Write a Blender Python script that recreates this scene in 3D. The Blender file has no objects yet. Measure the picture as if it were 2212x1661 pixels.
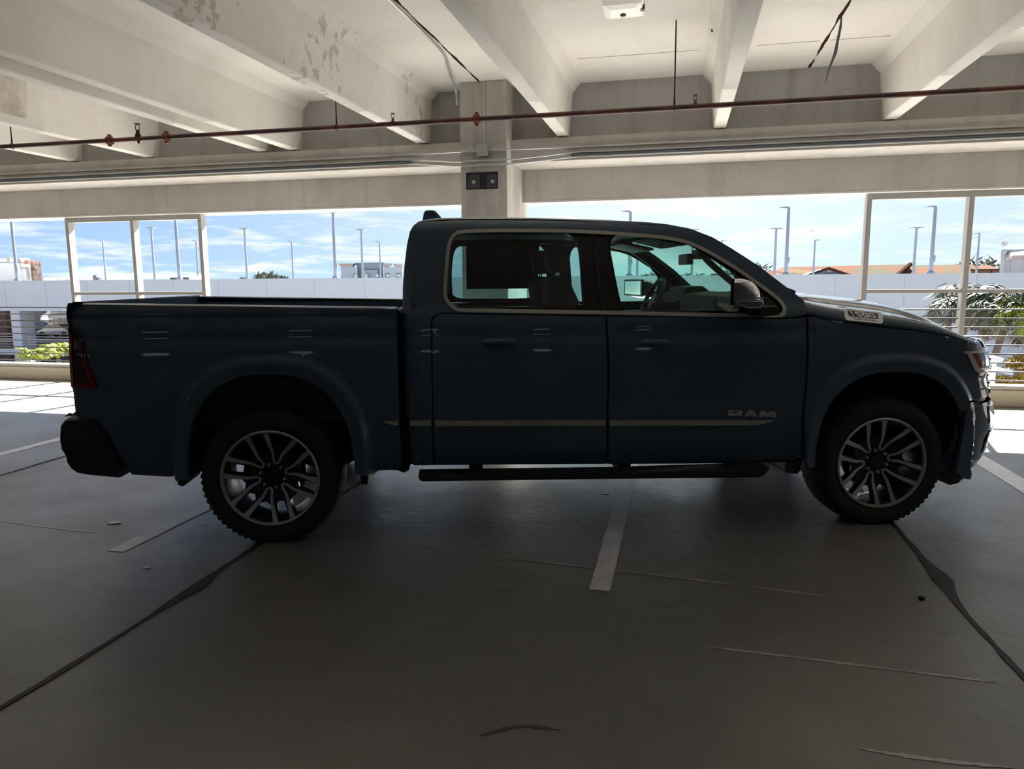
import bpy, bmesh, math, random
from math import sin, cos, pi, radians as R, sqrt
from mathutils import Vector, Matrix, noise
from mathutils.geometry import delaunay_2d_cdt
random.seed(7)
S = bpy.context.scene
C = S.collection

# ------------------------------------------------------------------ camera
CAMH = 1.515
YAW, PITCH, ROLL, FPX = 0.2266987, 0.1423838, -0.0067544, 1573.0
cd = bpy.data.cameras.new('camera'); cam = bpy.data.objects.new('camera', cd); C.objects.link(cam)
fw = Vector((-sin(YAW)*cos(PITCH), cos(YAW)*cos(PITCH), -sin(PITCH)))
rt = Vector((cos(YAW), sin(YAW), 0)); up = rt.cross(fw)
r_ = rt*cos(ROLL) + up*sin(ROLL); u_ = -rt*sin(ROLL) + up*cos(ROLL)
cam.matrix_world = Matrix(((r_.x, u_.x, -fw.x, 0), (r_.y, u_.y, -fw.y, 0), (r_.z, u_.z, -fw.z, CAMH), (0, 0, 0, 1)))
cd.sensor_fit = 'HORIZONTAL'; cd.sensor_width = 36.0; cd.lens = FPX/2212*36.0
cd.clip_start = 0.05; cd.clip_end = 900
S.camera = cam

# ------------------------------------------------------------------ view, world, sun
S.view_settings.view_transform = 'Standard'; S.view_settings.look = 'None'
S.view_settings.exposure = 0.0; S.view_settings.gamma = 1.0
S.view_settings.use_curve_mapping = False
S.cycles.use_denoising = True
S.cycles.max_bounces = 12; S.cycles.diffuse_bounces = 7; S.cycles.glossy_bounces = 5
S.cycles.transparent_max_bounces = 16; S.cycles.transmission_bounces = 6
S.cycles.sample_clamp_indirect = 8.0
S.cycles.caustics_reflective = False; S.cycles.caustics_refractive = False

W = bpy.data.worlds.new('sky'); S.world = W; W.use_nodes = True
nt = W.node_tree; nt.nodes.clear()
def N(tree, kind, **kw):
    n = tree.nodes.new(kind)
    for k, v in kw.items():
        if hasattr(n, k): setattr(n, k, v)
    return n
def mathn(tree, op, a, b=None, clamp=False):
    n = tree.nodes.new('ShaderNodeMath'); n.operation = op; n.use_clamp = clamp
    for i, v in enumerate((a, b)):
        if v is None: continue
        if isinstance(v, (int, float)): n.inputs[i].default_value = v
        else: tree.links.new(v, n.inputs[i])
    return n.outputs[0]
def mixc(tree, f, a, b, mode='MIX'):
    n = tree.nodes.new('ShaderNodeMix'); n.data_type = 'RGBA'; n.blend_type = mode
    ins = [s for s in n.inputs if s.enabled]
    for s, v in ((n.inputs[0], f), (n.inputs[6], a), (n.inputs[7], b)):
        if isinstance(v, (int, float)): s.default_value = v
        elif isinstance(v, tuple): s.default_value = (*v, 1) if len(v) == 3 else v
        else: tree.links.new(v, s)
    return n.outputs[2]
SUN_AZ, SUN_EL = 0.21, R(40)                 # azimuth from +Y towards +X (tan), elevation
sun_dir = Vector((SUN_AZ, 1, 0)).normalized()*cos(SUN_EL) + Vector((0, 0, sin(SUN_EL)))
tc = N(nt, 'ShaderNodeTexCoord')
nrm = N(nt, 'ShaderNodeVectorMath', operation='NORMALIZE'); nt.links.new(tc.outputs['Generated'], nrm.inputs[0])
sep = N(nt, 'ShaderNodeSeparateXYZ'); nt.links.new(nrm.outputs[0], sep.inputs[0])
zz = mathn(nt, 'MAXIMUM', sep.outputs[2], 0.0)
t_up = mathn(nt, 'POWER', zz, 0.45)
sky = mixc(nt, t_up, (0.50, 0.74, 1.0), (0.10, 0.22, 0.62))
# glow of the sky around the azimuth of the sun
dt = N(nt, 'ShaderNodeVectorMath', operation='DOT_PRODUCT'); nt.links.new(nrm.outputs[0], dt.inputs[0])
gdir = Vector((0.02, 1, 0.35)).normalized(); dt.inputs[1].default_value = gdir
glow = mathn(nt, 'POWER', mathn(nt, 'MAXIMUM', dt.outputs['Value'], 0.0), 9.0)
sky = mixc(nt, mathn(nt, 'MULTIPLY', glow, 0.95, True), sky, (0.98, 1.12, 1.15))
# clouds on a flat layer
div = mathn(nt, 'ADD', zz, 0.10)
cx_ = mathn(nt, 'DIVIDE', sep.outputs[0], div); cy_ = mathn(nt, 'DIVIDE', sep.outputs[1], div)
cmb = N(nt, 'ShaderNodeCombineXYZ'); nt.links.new(cx_, cmb.inputs[0]); nt.links.new(cy_, cmb.inputs[1])
n1 = N(nt, 'ShaderNodeTexNoise'); n1.inputs['Scale'].default_value = 0.9; n1.inputs['Detail'].default_value = 9
n1.inputs['Roughness'].default_value = 0.62; n1.inputs['Distortion'].default_value = 0.25
nt.links.new(cmb.outputs[0], n1.inputs['Vector'])
cr = N(nt, 'ShaderNodeMapRange', interpolation_type='SMOOTHSTEP'); nt.links.new(n1.outputs['Fac'], cr.inputs[0])
cr.inputs[1].default_value = 0.46; cr.inputs[2].default_value = 0.62
cl = mathn(nt, 'MULTIPLY', cr.outputs[0], 0.75)
sky = mixc(nt, cl, sky, (1.0, 1.05, 1.08))
# below the horizon: sunlit ground haze
gr = N(nt, 'ShaderNodeMapRange'); nt.links.new(sep.outputs[2], gr.inputs[0])
gr.inputs[1].default_value = -0.02; gr.inputs[2].default_value = 0.0
sky = mixc(nt, gr.outputs[0], (0.55, 0.52, 0.46), sky)
bg = N(nt, 'ShaderNodeBackground'); nt.links.new(sky, bg.inputs[0]); bg.inputs[1].default_value = 1.1
wo = N(nt, 'ShaderNodeOutputWorld'); nt.links.new(bg.outputs[0], wo.inputs[0])

sl = bpy.data.lights.new('sun', 'SUN'); sl.energy = 50.0; sl.angle = R(0.53); sl.color = (1.0, 0.96, 0.90)
sun = bpy.data.objects.new('sun', sl); C.objects.link(sun)
sun.rotation_mode = 'QUATERNION'; sun.rotation_quaternion = (-sun_dir).to_track_quat('-Z', 'Y')
sun.location = (2, 30, 30)

# ------------------------------------------------------------------ materials
M = {}
def mat(name, col, rough=0.5, metal=0.0, spec=0.5, coat=0.0, emit=None, estr=0.0, noisy=None, bump=None):
    m = bpy.data.materials.new(name); m.use_nodes = True
    b = m.node_tree.nodes['Principled BSDF']; t = m.node_tree
    b.inputs['Base Color'].default_value = (*col, 1); b.inputs['Roughness'].default_value = rough
    b.inputs['Metallic'].default_value = metal; b.inputs['Specular IOR Level'].default_value = spec
    b.inputs['Coat Weight'].default_value = coat; b.inputs['Coat Roughness'].default_value = 0.03
    if emit: b.inputs['Emission Color'].default_value = (*emit, 1); b.inputs['Emission Strength'].default_value = estr
    if noisy or bump:
        g = N(t, 'ShaderNodeTexCoord')
    if noisy:                                 # (colour2, scale, lo, hi)
        c2, sc, lo, hi = noisy
        n = N(t, 'ShaderNodeTexNoise'); n.inputs['Scale'].default_value = sc; n.inputs['Detail'].default_value = 8
        n.inputs['Roughness'].default_value = 0.6
        t.links.new(g.outputs['Object'], n.inputs['Vector'])
        mr = N(t, 'ShaderNodeMapRange'); mr.inputs[1].default_value = lo; mr.inputs[2].default_value = hi
        t.links.new(n.outputs['Fac'], mr.inputs[0])
        t.links.new(mixc(t, mr.outputs[0], col, c2), b.inputs['Base Color'])
    if bump:                                  # (scale, strength)
        n = N(t, 'ShaderNodeTexNoise'); n.inputs['Scale'].default_value = bump[0]; n.inputs['Detail'].default_value = 6
        t.links.new(g.outputs['Object'], n.inputs['Vector'])
        bp = N(t, 'ShaderNodeBump'); bp.inputs['Strength'].default_value = bump[1]; bp.inputs['Distance'].default_value = 0.02
        t.links.new(n.outputs['Fac'], bp.inputs['Height']); t.links.new(bp.outputs[0], b.inputs['Normal'])
    M[name] = m
    return m
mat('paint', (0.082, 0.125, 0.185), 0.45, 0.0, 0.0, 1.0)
mat('black_plastic', (0.020, 0.022, 0.025), 0.55, bump=(220, 0.05))
mat('gloss_black', (0.006, 0.007, 0.008), 0.12)
mat('underbody', (0.016, 0.017, 0.018), 0.8, noisy=((0.018, 0.016, 0.014), 6, 0.4, 0.7))
mat('rubber', (0.026, 0.027, 0.029), 0.75, bump=(90, 0.15))
mat('chrome', (0.75, 0.76, 0.78), 0.08, 1.0)
mat('satin_trim', (0.58, 0.57, 0.53), 0.28, 0.55)
mat('machined', (0.56, 0.58, 0.58), 0.30, 0.6)
mat('wheel_black', (0.012, 0.013, 0.015), 0.30)
mat('disc', (0.12, 0.12, 0.12), 0.4, 0.9)
mat('red_lens', (0.30, 0.004, 0.012), 0.10, 0, 0.5, 1.0)
mat('smoked_red', (0.05, 0.003, 0.006), 0.10, 0, 0.5, 1.0)
mat('white_lens', (0.75, 0.74, 0.78), 0.12, 0, 0.5, 0.6)
mat('amber_lens', (0.42, 0.09, 0.02), 0.15)
mat('interior', (0.018, 0.020, 0.022), 0.7)
mat('seat_fabric', (0.012, 0.013, 0.015), 0.75, bump=(140, 0.1))
mat('paper_back', (0.05, 0.05, 0.055), 0.8)
mat('white_paint_sign', (0.8, 0.8, 0.8), 0.6)
mat('nameplate', (0.60, 0.61, 0.60), 0.28, 0.45)
mat('tag_blue', (0.02, 0.03, 0.08), 0.4)
def glass(name, tint, refl=0.09):
    m = bpy.data.materials.new(name); m.use_nodes = True; t = m.node_tree; t.nodes.clear()
    tr = N(t, 'ShaderNodeBsdfTransparent'); tr.inputs[0].default_value = (*tint, 1)
    gl = N(t, 'ShaderNodeBsdfGlossy'); gl.inputs['Roughness'].default_value = 0.02
    lw = N(t, 'ShaderNodeLayerWeight'); lw.inputs[0].default_value = 0.5
    p5 = mathn(t, 'POWER', lw.outputs['Facing'], 4.5); fac = mathn(t, 'ADD', mathn(t, 'MULTIPLY', p5, 0.9), 0.07, True)
    mx = N(t, 'ShaderNodeMixShader'); o = N(t, 'ShaderNodeOutputMaterial')
    t.links.new(fac, mx.inputs[0]); t.links.new(tr.outputs[0], mx.inputs[1]); t.links.new(gl.outputs[0], mx.inputs[2])
    t.links.new(mx.outputs[0], o.inputs[0]); M[name] = m
glass('glass_front', (0.60, 0.84, 0.76)); glass('glass_rear', (0.42, 0.58, 0.56)); glass('windshield_glass', (0.66, 0.92, 0.82))

def concrete(name, base, dark, rough=0.85, spec=0.3, sc=0.9, streak=False, cracks=True, blot=0.5, rvar=None):
    m = bpy.data.materials.new(name); m.use_nodes = True; t = m.node_tree; b = t.nodes['Principled BSDF']
    g = N(t, 'ShaderNodeNewGeometry')
    a = N(t, 'ShaderNodeTexNoise'); a.inputs['Scale'].default_value = sc; a.inputs['Detail'].default_value = 10; a.inputs['Roughness'].default_value = 0.65
    t.links.new(g.outputs['Position'], a.inputs['Vector'])
    mr = N(t, 'ShaderNodeMapRange'); mr.inputs[1].default_value = 0.40; mr.inputs[2].default_value = 0.68
    t.links.new(a.outputs['Fac'], mr.inputs[0])
    col = mixc(t, mathn(t, 'MULTIPLY', mr.outputs[0], blot), base, dark)
    f = N(t, 'ShaderNodeTexNoise'); f.inputs['Scale'].default_value = 38; f.inputs['Detail'].default_value = 4
    t.links.new(g.outputs['Position'], f.inputs['Vector'])
    mr2 = N(t, 'ShaderNodeMapRange'); mr2.inputs[1].default_value = 0.66; mr2.inputs[2].default_value = 0.72
    t.links.new(f.outputs['Fac'], mr2.inputs[0])
    col = mixc(t, mathn(t, 'MULTIPLY', mr2.outputs[0], 0.5), col, dark)
    if streak:
        mp = N(t, 'ShaderNodeMapping'); mp.inputs['Scale'].default_value = (3.0, 3.0, 0.35); t.links.new(g.outputs['Position'], mp.inputs[0])
        s2 = N(t, 'ShaderNodeTexNoise'); s2.inputs['Scale'].default_value = 1.6; s2.inputs['Detail'].default_value = 8
        t.links.new(mp.outputs[0], s2.inputs['Vector'])
        mr3 = N(t, 'ShaderNodeMapRange'); mr3.inputs[1].default_value = 0.52; mr3.inputs[2].default_value = 0.72; t.links.new(s2.outputs['Fac'], mr3.inputs[0])
        col = mixc(t, mathn(t, 'MULTIPLY', mr3.outputs[0], 0.6), col, dark)
    t.links.new(col, b.inputs['Base Color'])
    b.inputs['Roughness'].default_value = rough; b.inputs['Specular IOR Level'].default_value = spec
    if rvar:
        mr4 = N(t, 'ShaderNodeMapRange'); mr4.inputs[1].default_value = 0.3; mr4.inputs[2].default_value = 0.7
        mr4.inputs[3].default_value = rvar[0]; mr4.inputs[4].default_value = rvar[1]
        t.links.new(a.outputs['Fac'], mr4.inputs[0]); t.links.new(mr4.outputs[0], b.inputs['Roughness'])
    bp = N(t, 'ShaderNodeBump'); bp.inputs['Strength'].default_value = 0.25; bp.inputs['Distance'].default_value = 0.01
    f2 = N(t, 'ShaderNodeTexNoise'); f2.inputs['Scale'].default_value = 14; f2.inputs['Detail'].default_value = 8
    t.links.new(g.outputs['Position'], f2.inputs['Vector']); t.links.new(f2.outputs['Fac'], bp.inputs['Height'])
    t.links.new(bp.outputs[0], b.inputs['Normal'])
    M[name] = m
    return m
concrete('ceiling_paint', (0.80, 0.775, 0.735), (0.64, 0.60, 0.53), blot=0.45)
concrete('beam_paint', (0.78, 0.76, 0.72), (0.55, 0.51, 0.45), blot=0.45)
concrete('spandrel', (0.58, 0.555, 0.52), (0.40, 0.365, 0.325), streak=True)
concrete('dark_wall', (0.47, 0.46, 0.445), (0.29, 0.27, 0.25), streak=True)  # darker copy of the spandrel tone, with the upper wall's shade in the colour
concrete('column_conc', (0.58, 0.56, 0.53), (0.33, 0.31, 0.29), streak=True, sc=2.2)
concrete('floor_conc', (0.215, 0.210, 0.200), (0.130, 0.125, 0.117), rough=0.5, spec=0.85, sc=0.8, blot=0.8, rvar=(0.30, 0.50))
concrete('curb_conc', (0.66, 0.58, 0.44), (0.50, 0.43, 0.31))
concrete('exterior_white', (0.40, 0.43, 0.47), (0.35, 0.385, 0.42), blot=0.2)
concrete('ground_out', (0.34, 0.33, 0.31), (0.24, 0.23, 0.22))
concrete('pave_line', (0.86, 0.86, 0.90), (0.58, 0.58, 0.60), rough=0.42, spec=0.9, sc=6, blot=0.7)
concrete('joint_seal', (0.022, 0.022, 0.024), (0.05, 0.05, 0.05), rough=0.6)
# flaking paint on beam webs (shape of its own, in world space)
def flaking():
    m = M['beam_paint'].copy(); m.name = 'beam_paint_flaking'; t = m.node_tree; b = t.nodes['Principled BSDF']
    src = b.inputs['Base Color'].links[0].from_socket
    g = N(t, 'ShaderNodeNewGeometry')
    v = N(t, 'ShaderNodeTexNoise'); v.inputs['Scale'].default_value = 9; v.inputs['Detail'].default_value = 3; t.links.new(g.outputs['Position'], v.inputs['Vector'])
    big = N(t, 'ShaderNodeTexNoise'); big.inputs['Scale'].default_value = 1.3; t.links.new(g.outputs['Position'], big.inputs['Vector'])
    s = mathn(t, 'ADD', v.outputs['Fac'], mathn(t, 'MULTIPLY', big.outputs['Fac'], 0.8))
    mr = N(t, 'ShaderNodeMapRange'); mr.inputs[1].default_value = 1.04; mr.inputs[2].default_value = 1.07; t.links.new(s, mr.inputs[0])
    t.links.new(mixc(t, mathn(t, 'MULTIPLY', mr.outputs[0], 0.55), src, (0.40, 0.34, 0.27)), b.inputs['Base Color'])
    M['beam_flaking'] = m
flaking()
def damp():
    m = M['beam_paint'].copy(); m.name = 'beam_paint_damp'; t = m.node_tree; b = t.nodes['Principled BSDF']
    src = b.inputs['Base Color'].links[0].from_socket
    g = N(t, 'ShaderNodeNewGeometry'); sp_ = N(t, 'ShaderNodeSeparateXYZ'); t.links.new(g.outputs['Position'], sp_.inputs[0])
    y1 = mathn(t, 'LESS_THAN', sp_.outputs[1], DAMP_Y); z1 = mathn(t, 'GREATER_THAN', sp_.outputs[2], 3.29)
    msk = mathn(t, 'MULTIPLY', y1, z1)
    v = N(t, 'ShaderNodeTexNoise'); v.inputs['Scale'].default_value = 3.0; v.inputs['Detail'].default_value = 5; t.links.new(g.outputs['Position'], v.inputs['Vector'])
    mr = N(t, 'ShaderNodeMapRange'); mr.inputs[1].default_value = 0.40; mr.inputs[2].default_value = 0.60; mr.inputs[3].default_value = 0.25; mr.inputs[4].default_value = 0.85; t.links.new(v.outputs['Fac'], mr.inputs[0])
    t.links.new(mixc(t, mathn(t, 'MULTIPLY', mr.outputs[0], msk), src, (0.36, 0.31, 0.24)), b.inputs['Base Color'])
    M['beam_damp'] = m
DAMP_Y = 6.9
damp()
mat('frame_paint', (0.62, 0.61, 0.58), 0.5)
mat('post_paint', (0.36, 0.345, 0.325), 0.5)
mat('galv', (0.42, 0.44, 0.45), 0.4, 0.4)
mat('conduit', (0.52, 0.53, 0.54), 0.35, 0.5)
mat('dark_conduit', (0.10, 0.12, 0.14), 0.5)
mat('pipe_maroon', (0.065, 0.022, 0.024), 0.5, noisy=((0.16, 0.05, 0.025), 3.5, 0.5, 0.62))
mat('coupling_rust', (0.22, 0.045, 0.02), 0.6, noisy=((0.12, 0.03, 0.02), 20, 0.4, 0.6))
mat('brass', (0.10, 0.085, 0.07), 0.5, 0.5)
mat('cable_mat', (0.028, 0.026, 0.028), 0.6, 0.2)
mat('steel_plate', (0.07, 0.085, 0.095), 0.45, 0.4)
mat('pole', (0.17, 0.20, 0.26), 0.5, 0.2)
mat('lamp_body', (0.045, 0.047, 0.047), 0.45)
mat('lamp_lens', (0.70, 0.68, 0.60), 0.35, emit=(1.0, 0.95, 0.85), estr=0.35)
mat('palm_green', (0.020, 0.040, 0.012), 0.5, noisy=((0.060, 0.055, 0.018), 3.0, 0.4, 0.7))
mat('palm_dry', (0.06, 0.042, 0.018), 0.7)
mat('palm_yellow', (0.17, 0.19, 0.008), 0.6, spec=0.2, noisy=((0.05, 0.085, 0.008), 5.0, 0.4, 0.65))
mat('flower_yellow', (0.14, 0.10, 0.008), 0.7, spec=0.2)
mat('trunk', (0.07, 0.045, 0.038), 0.8, bump=(20, 0.5))
mat('tree_far', (0.06, 0.07, 0.04), 0.8)
mat('roof_tile', (0.13, 0.070, 0.050), 0.9, spec=0.0, noisy=((0.085, 0.085, 0.062), 0.25, 0.42, 0.6))
mat('roof_brown', (0.10, 0.062, 0.048), 0.9, spec=0.0)
mat('gable', (0.44, 0.42, 0.40), 0.8, spec=0.1)
mat('fascia_brown', (0.045, 0.024, 0.020), 0.9, spec=0.0)
mat('sign_blue', (0.02, 0.07, 0.15), 0.6)
mat('far_blue', (0.20, 0.25, 0.30), 0.8)
mat('far_blue_light', (0.27, 0.33, 0.38), 0.8)
mat('far_cornice', (0.28, 0.24, 0.24), 0.8)
mat('far_window', (0.34, 0.42, 0.42), 0.3)
mat('far_window_dark', (0.07, 0.08, 0.14), 0.3)
mat('white_wall', (0.75, 0.75, 0.74), 0.8)
mat('stained_wall', (0.42, 0.34, 0.28), 0.85, noisy=((0.20, 0.11, 0.10), 1.8, 0.42, 0.62))
mat('orange_box', (0.55, 0.18, 0.03), 0.6)
mat('grey_box', (0.35, 0.36, 0.38), 0.6)
mat('car_silver', (0.30, 0.31, 0.34), 0.3, 0.5, coat=1)
mat('car_white', (0.7, 0.7, 0.7), 0.4)
mat('dark_glass', (0.02, 0.025, 0.04), 0.1)
mat('interior_wall', (0.42, 0.40, 0.46), 0.9)
mat('pvc', (0.26, 0.27, 0.30), 0.6, spec=0.2)
mat('scrape', (0.50, 0.49, 0.47), 0.36, spec=0.9)
mat('oil_stain', (0.10, 0.095, 0.09), 0.6)
mat('pvc_grey', (0.07, 0.07, 0.085), 0.6, spec=0.2)
mat('debris', (0.95, 0.95, 0.98), 0.35)
mat('debris_dark', (0.01, 0.01, 0.01), 0.7)
mat('red_paint', (0.22, 0.14, 0.13), 0.8)

# ------------------------------------------------------------------ helpers
def link(name, me, m=None, parent=None, smooth=False):
    o = bpy.data.objects.new(name, me); C.objects.link(o)
    if m is not None:
        for x in (m if isinstance(m, (list, tuple)) else [m]): me.materials.append(M[x])
    if smooth:
        for p in me.polygons: p.use_smooth = True
    if parent is not None: o.parent = parent
    return o
def obj(name, verts, faces, m, parent=None, smooth=False, normals=None, mi=None):
    me = bpy.data.meshes.new(name); me.from_pydata([tuple(v) for v in verts], [], faces); me.update()
    o = link(name, me, m, parent, smooth or normals is not None)
    if mi: me.polygons.foreach_set('material_index', mi)
    if normals is not None:
        me.normals_split_custom_set_from_vertices(normals)
    return o
def tag(o, label=None, cat=None, group=None, kind=None):
    if label: o['label'] = label
    if cat: o['category'] = cat
    if group: o['group'] = group
    if kind: o['kind'] = kind
    return o
def thing(name, label, cat, loc=(0, 0, 0), rz=0, group=None):
    o = bpy.data.objects.new(name, None); C.objects.link(o); o.location = loc; o.rotation_euler.z = rz
    o.empty_display_size = 0.2
    return tag(o, label, cat, group)
def copy_tree(o, parent=None):
    c = o.copy(); C.objects.link(c); c.parent = parent
    for ch in list(o.children): copy_tree(ch, c)
    return c
class MB:
    def __init__(s): s.v = []; s.f = []; s.mi = []
    def add(s, vs, fs, mi=0):
        n = len(s.v); s.v += [tuple(v) for v in vs]; s.f += [tuple(i+n for i in f) for f in fs]; s.mi += [mi]*len(fs); return s
    def box(s, a, b, mi=0):
        (x0, y0, z0), (x1, y1, z1) = a, b
        x0, x1 = min(x0, x1), max(x0, x1); y0, y1 = min(y0, y1), max(y0, y1); z0, z1 = min(z0, z1), max(z0, z1)
        v = [(x0,y0,z0),(x1,y0,z0),(x1,y1,z0),(x0,y1,z0),(x0,y0,z1),(x1,y0,z1),(x1,y1,z1),(x0,y1,z1)]
        return s.add(v, [(0,3,2,1),(4,5,6,7),(0,1,5,4),(1,2,6,5),(2,3,7,6),(3,0,4,7)], mi)
    def tube(s, pts, r, n=10, cap=True, mi=0):
        pts = [Vector(p) for p in pts]; rr = r if isinstance(r, (list, tuple)) else [r]*len(pts)
        base = len(s.v); prev = None
        for i, p in enumerate(pts):
            d = (pts[min(i+1, len(pts)-1)] - pts[max(i-1, 0)]).normalized()
            if prev is None:
                a = d.orthogonal().normalized()
            else:
                a = (prev - d*prev.dot(d)).normalized()
            prev = a; b = d.cross(a)
            for k in range(n):
                t = 2*pi*k/n; s.v.append(tuple(p + (a*cos(t) + b*sin(t))*rr[i]))
        for i in range(len(pts)-1):
            for k in range(n):
                q = base+i*n; s.f.append((q+k, q+(k+1) % n, q+n+(k+1) % n, q+n+k)); s.mi.append(mi)
        if cap:
            s.f.append(tuple(base+k for k in reversed(range(n)))); s.mi.append(mi)
            q = base+(len(pts)-1)*n; s.f.append(tuple(q+k for k in range(n))); s.mi.append(mi)
        return s
    def prism(s, poly, fn, d0, d1, mi=0):     # poly 2D (ccw), fn(p, d) -> 3D
        n = len(poly); vs = [fn(p, d0) for p in poly] + [fn(p, d1) for p in poly]
        fs = [tuple(reversed(range(n))), tuple(range(n, 2*n))] + [(i, (i+1) % n, n+(i+1) % n, n+i) for i in range(n)]
        return s.add(vs, fs, mi)
    def lathe(s, prof, c=(0, 0, 0), n=32, axis='z', mi=0, close=False):   # prof: (r, h)
        base = len(s.v)
        for (r, h) in prof:
            for k in range(n):
                t = 2*pi*k/n; x, y = r*cos(t), r*sin(t)
                p = {'z': (x, y, h), 'y': (x, h, y), 'x': (h, x, y)}[axis]
                s.v.append((c[0]+p[0], c[1]+p[1], c[2]+p[2]))
        m = len(prof)
        for i in range(m if close else m-1):
            j = (i+1) % m
            for k in range(n):
                s.f.append((base+i*n+k, base+i*n+(k+1) % n, base+j*n+(k+1) % n, base+j*n+k)); s.mi.append(mi)
        return s
    def grid(s, fn, us, vs, mi=0):
        base = len(s.v); nu, nv = len(us), len(vs)
        for a in us:
            for b in vs: s.v.append(tuple(fn(a, b)))
        for i in range(nu-1):
            for j in range(nv-1):
                q = base+i*nv+j; s.f.append((q, q+1, q+nv+1, q+nv)); s.mi.append(mi)
        return s
    def build(s, name, m, parent=None, smooth=False, bevel=0):
        o = obj(name, s.v, s.f, m, parent, smooth, mi=s.mi if isinstance(m, (list, tuple)) else None)
        bm = bmesh.new(); bm.from_mesh(o.data); bmesh.ops.recalc_face_normals(bm, faces=bm.faces)
        if bevel:
            bmesh.ops.bevel(bm, geom=[e for e in bm.edges if len(e.link_faces) == 2 and e.calc_face_angle(0) > 0.6], offset=bevel, segments=2, affect='EDGES', profile=0.6)
        bm.to_mesh(o.data); bm.free()
        if smooth:
            for p in o.data.polygons: p.use_smooth = True
            o.data.set_sharp_from_angle(angle=R(40))
        return o
def lerp(a, b, t): return a+(b-a)*t
def linsp(a, b, n): return [a+(b-a)*i/(n-1) for i in range(n)]
def interp(x, xs, ys):
    if x <= xs[0]: return ys[0]
    for i in range(len(xs)-1):
        if x <= xs[i+1]: return lerp(ys[i], ys[i+1], (x-xs[i])/(xs[i+1]-xs[i]))
    return ys[-1]
def hermite(x, xs, ys):                        # smooth interpolation
    n = len(xs)
    if x <= xs[0]: return ys[0]
    if x >= xs[-1]: return ys[-1]
    for i in range(n-1):
        if x <= xs[i+1]: break
    def sl(k):
        if k == 0: return (ys[1]-ys[0])/(xs[1]-xs[0])
        if k == n-1: return (ys[-1]-ys[-2])/(xs[-1]-xs[-2])
        a = (ys[k]-ys[k-1])/(xs[k]-xs[k-1]); b = (ys[k+1]-ys[k])/(xs[k+1]-xs[k])
        return 0 if a*b <= 0 else 2*a*b/(a+b)
    h = xs[i+1]-xs[i]; t = (x-xs[i])/h
    return ((1+2*t)*(1-t)**2*ys[i] + t*(1-t)**2*h*sl(i) + t*t*(3-2*t)*ys[i+1] + t*t*(t-1)*h*sl(i+1))
def smooth_poly(pts, k=6, closed=False):       # Catmull-Rom through points
    out = []; n = len(pts)
    rng = range(n if closed else n-1)
    for i in rng:
        p0 = pts[(i-1) % n] if (closed or i > 0) else pts[0]; p1 = pts[i]; p2 = pts[(i+1) % n]
        p3 = pts[(i+2) % n] if (closed or i+2 < n) else pts[-1]
        for j in range(k):
            t = j/k
            out.append(tuple(0.5*((2*p1[a]) + (-p0[a]+p2[a])*t + (2*p0[a]-5*p1[a]+4*p2[a]-p3[a])*t*t + (-p0[a]+3*p1[a]-3*p2[a]+p3[a])*t**3) for a in range(len(p1))))
    if not closed: out.append(tuple(pts[-1]))
    return out
def inside(p, poly):
    x, y = p; c = False; n = len(poly); j = n-1
    for i in range(n):
        if (poly[i][1] > y) != (poly[j][1] > y) and x < (poly[j][0]-poly[i][0])*(y-poly[i][1])/(poly[j][1]-poly[i][1])+poly[i][0]: c = not c
        j = i
    return c
def segd(p, poly):
    best = 9
    for i in range(len(poly)):
        a = poly[i]; b = poly[(i+1) % len(poly)]; dx, dy = b[0]-a[0], b[1]-a[1]; L = dx*dx+dy*dy
        t = 0 if L == 0 else max(0, min(1, ((p[0]-a[0])*dx+(p[1]-a[1])*dy)/L))
        best = min(best, (p[0]-a[0]-dx*t)**2+(p[1]-a[1]-dy*t)**2)
    return sqrt(best)

# ================================================================== GARAGE
def box(name, a, b, m, parent=None, bevel=0):
    return MB().box(a, b).build(name, m, parent, bevel=bevel)
XL, XR = -26.0, 13.5
f = MB().box((XL, -13, -0.25), (XR, 9.9, 0)).build('floor', 'floor_conc'); tag(f, kind='structure')
cz = 3.815
cl_ = MB().box((XL, -13, cz), (XR, 10.1, cz+0.14))
# lateral construction ridge seen in the slab soffit close to the wall
for xa, xb in ((-1.12, 0.12), (0.68, 1.27), (1.37, 1.90), (2.45, 3.6)): cl_.box((xa, 8.02, cz-0.006), (xb, 8.05, cz))
ceil = cl_.build('ceiling', 'ceiling_paint'); tag(ceil, kind='structure')
# spandrel: upper recessed wall (its shade put into a darker tone), ledge, lower band, drip soffit
def wall_seg(x0, x1, name):
    b = MB()
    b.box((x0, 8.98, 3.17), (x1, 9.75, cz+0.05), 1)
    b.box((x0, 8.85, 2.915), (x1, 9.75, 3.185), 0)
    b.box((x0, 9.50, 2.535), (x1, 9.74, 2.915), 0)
    b.box((x0, 9.50, 2.505), (x1, 9.93, 2.535), 2)
    o = b.build(name, ['spandrel', 'dark_wall', 'frame_paint'], bevel=0.006); tag(o, kind='structure'); return o
wall_seg(XL, -2.598, 'wall_back'); wall_seg(-2.032, XR, 'wall_back')
# side and rear walls of the parking floor, out of frame
tag(box('wall_left', (XL-0.2, -13, 0), (XL, 9.9, cz), 'dark_wall'), kind='structure')
tag(box('wall_right', (XR, -13, 0), (XR+0.2, 9.9, cz), 'dark_wall'), kind='structure')
wb = MB(); wb.box((XL, -13.2, 0), (XR, -13, 1.2)); wb.box((XL, -13.2, 2.7), (XR, -13, cz))
for i in range(11):
    x_ = XL+i*3.66; wb.box((x_, -13.2, 1.2), (min(XR, x_+3.05), -13, 2.7))
tag(wb.build('wall_front', 'dark_wall'), kind='structure')
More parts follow.
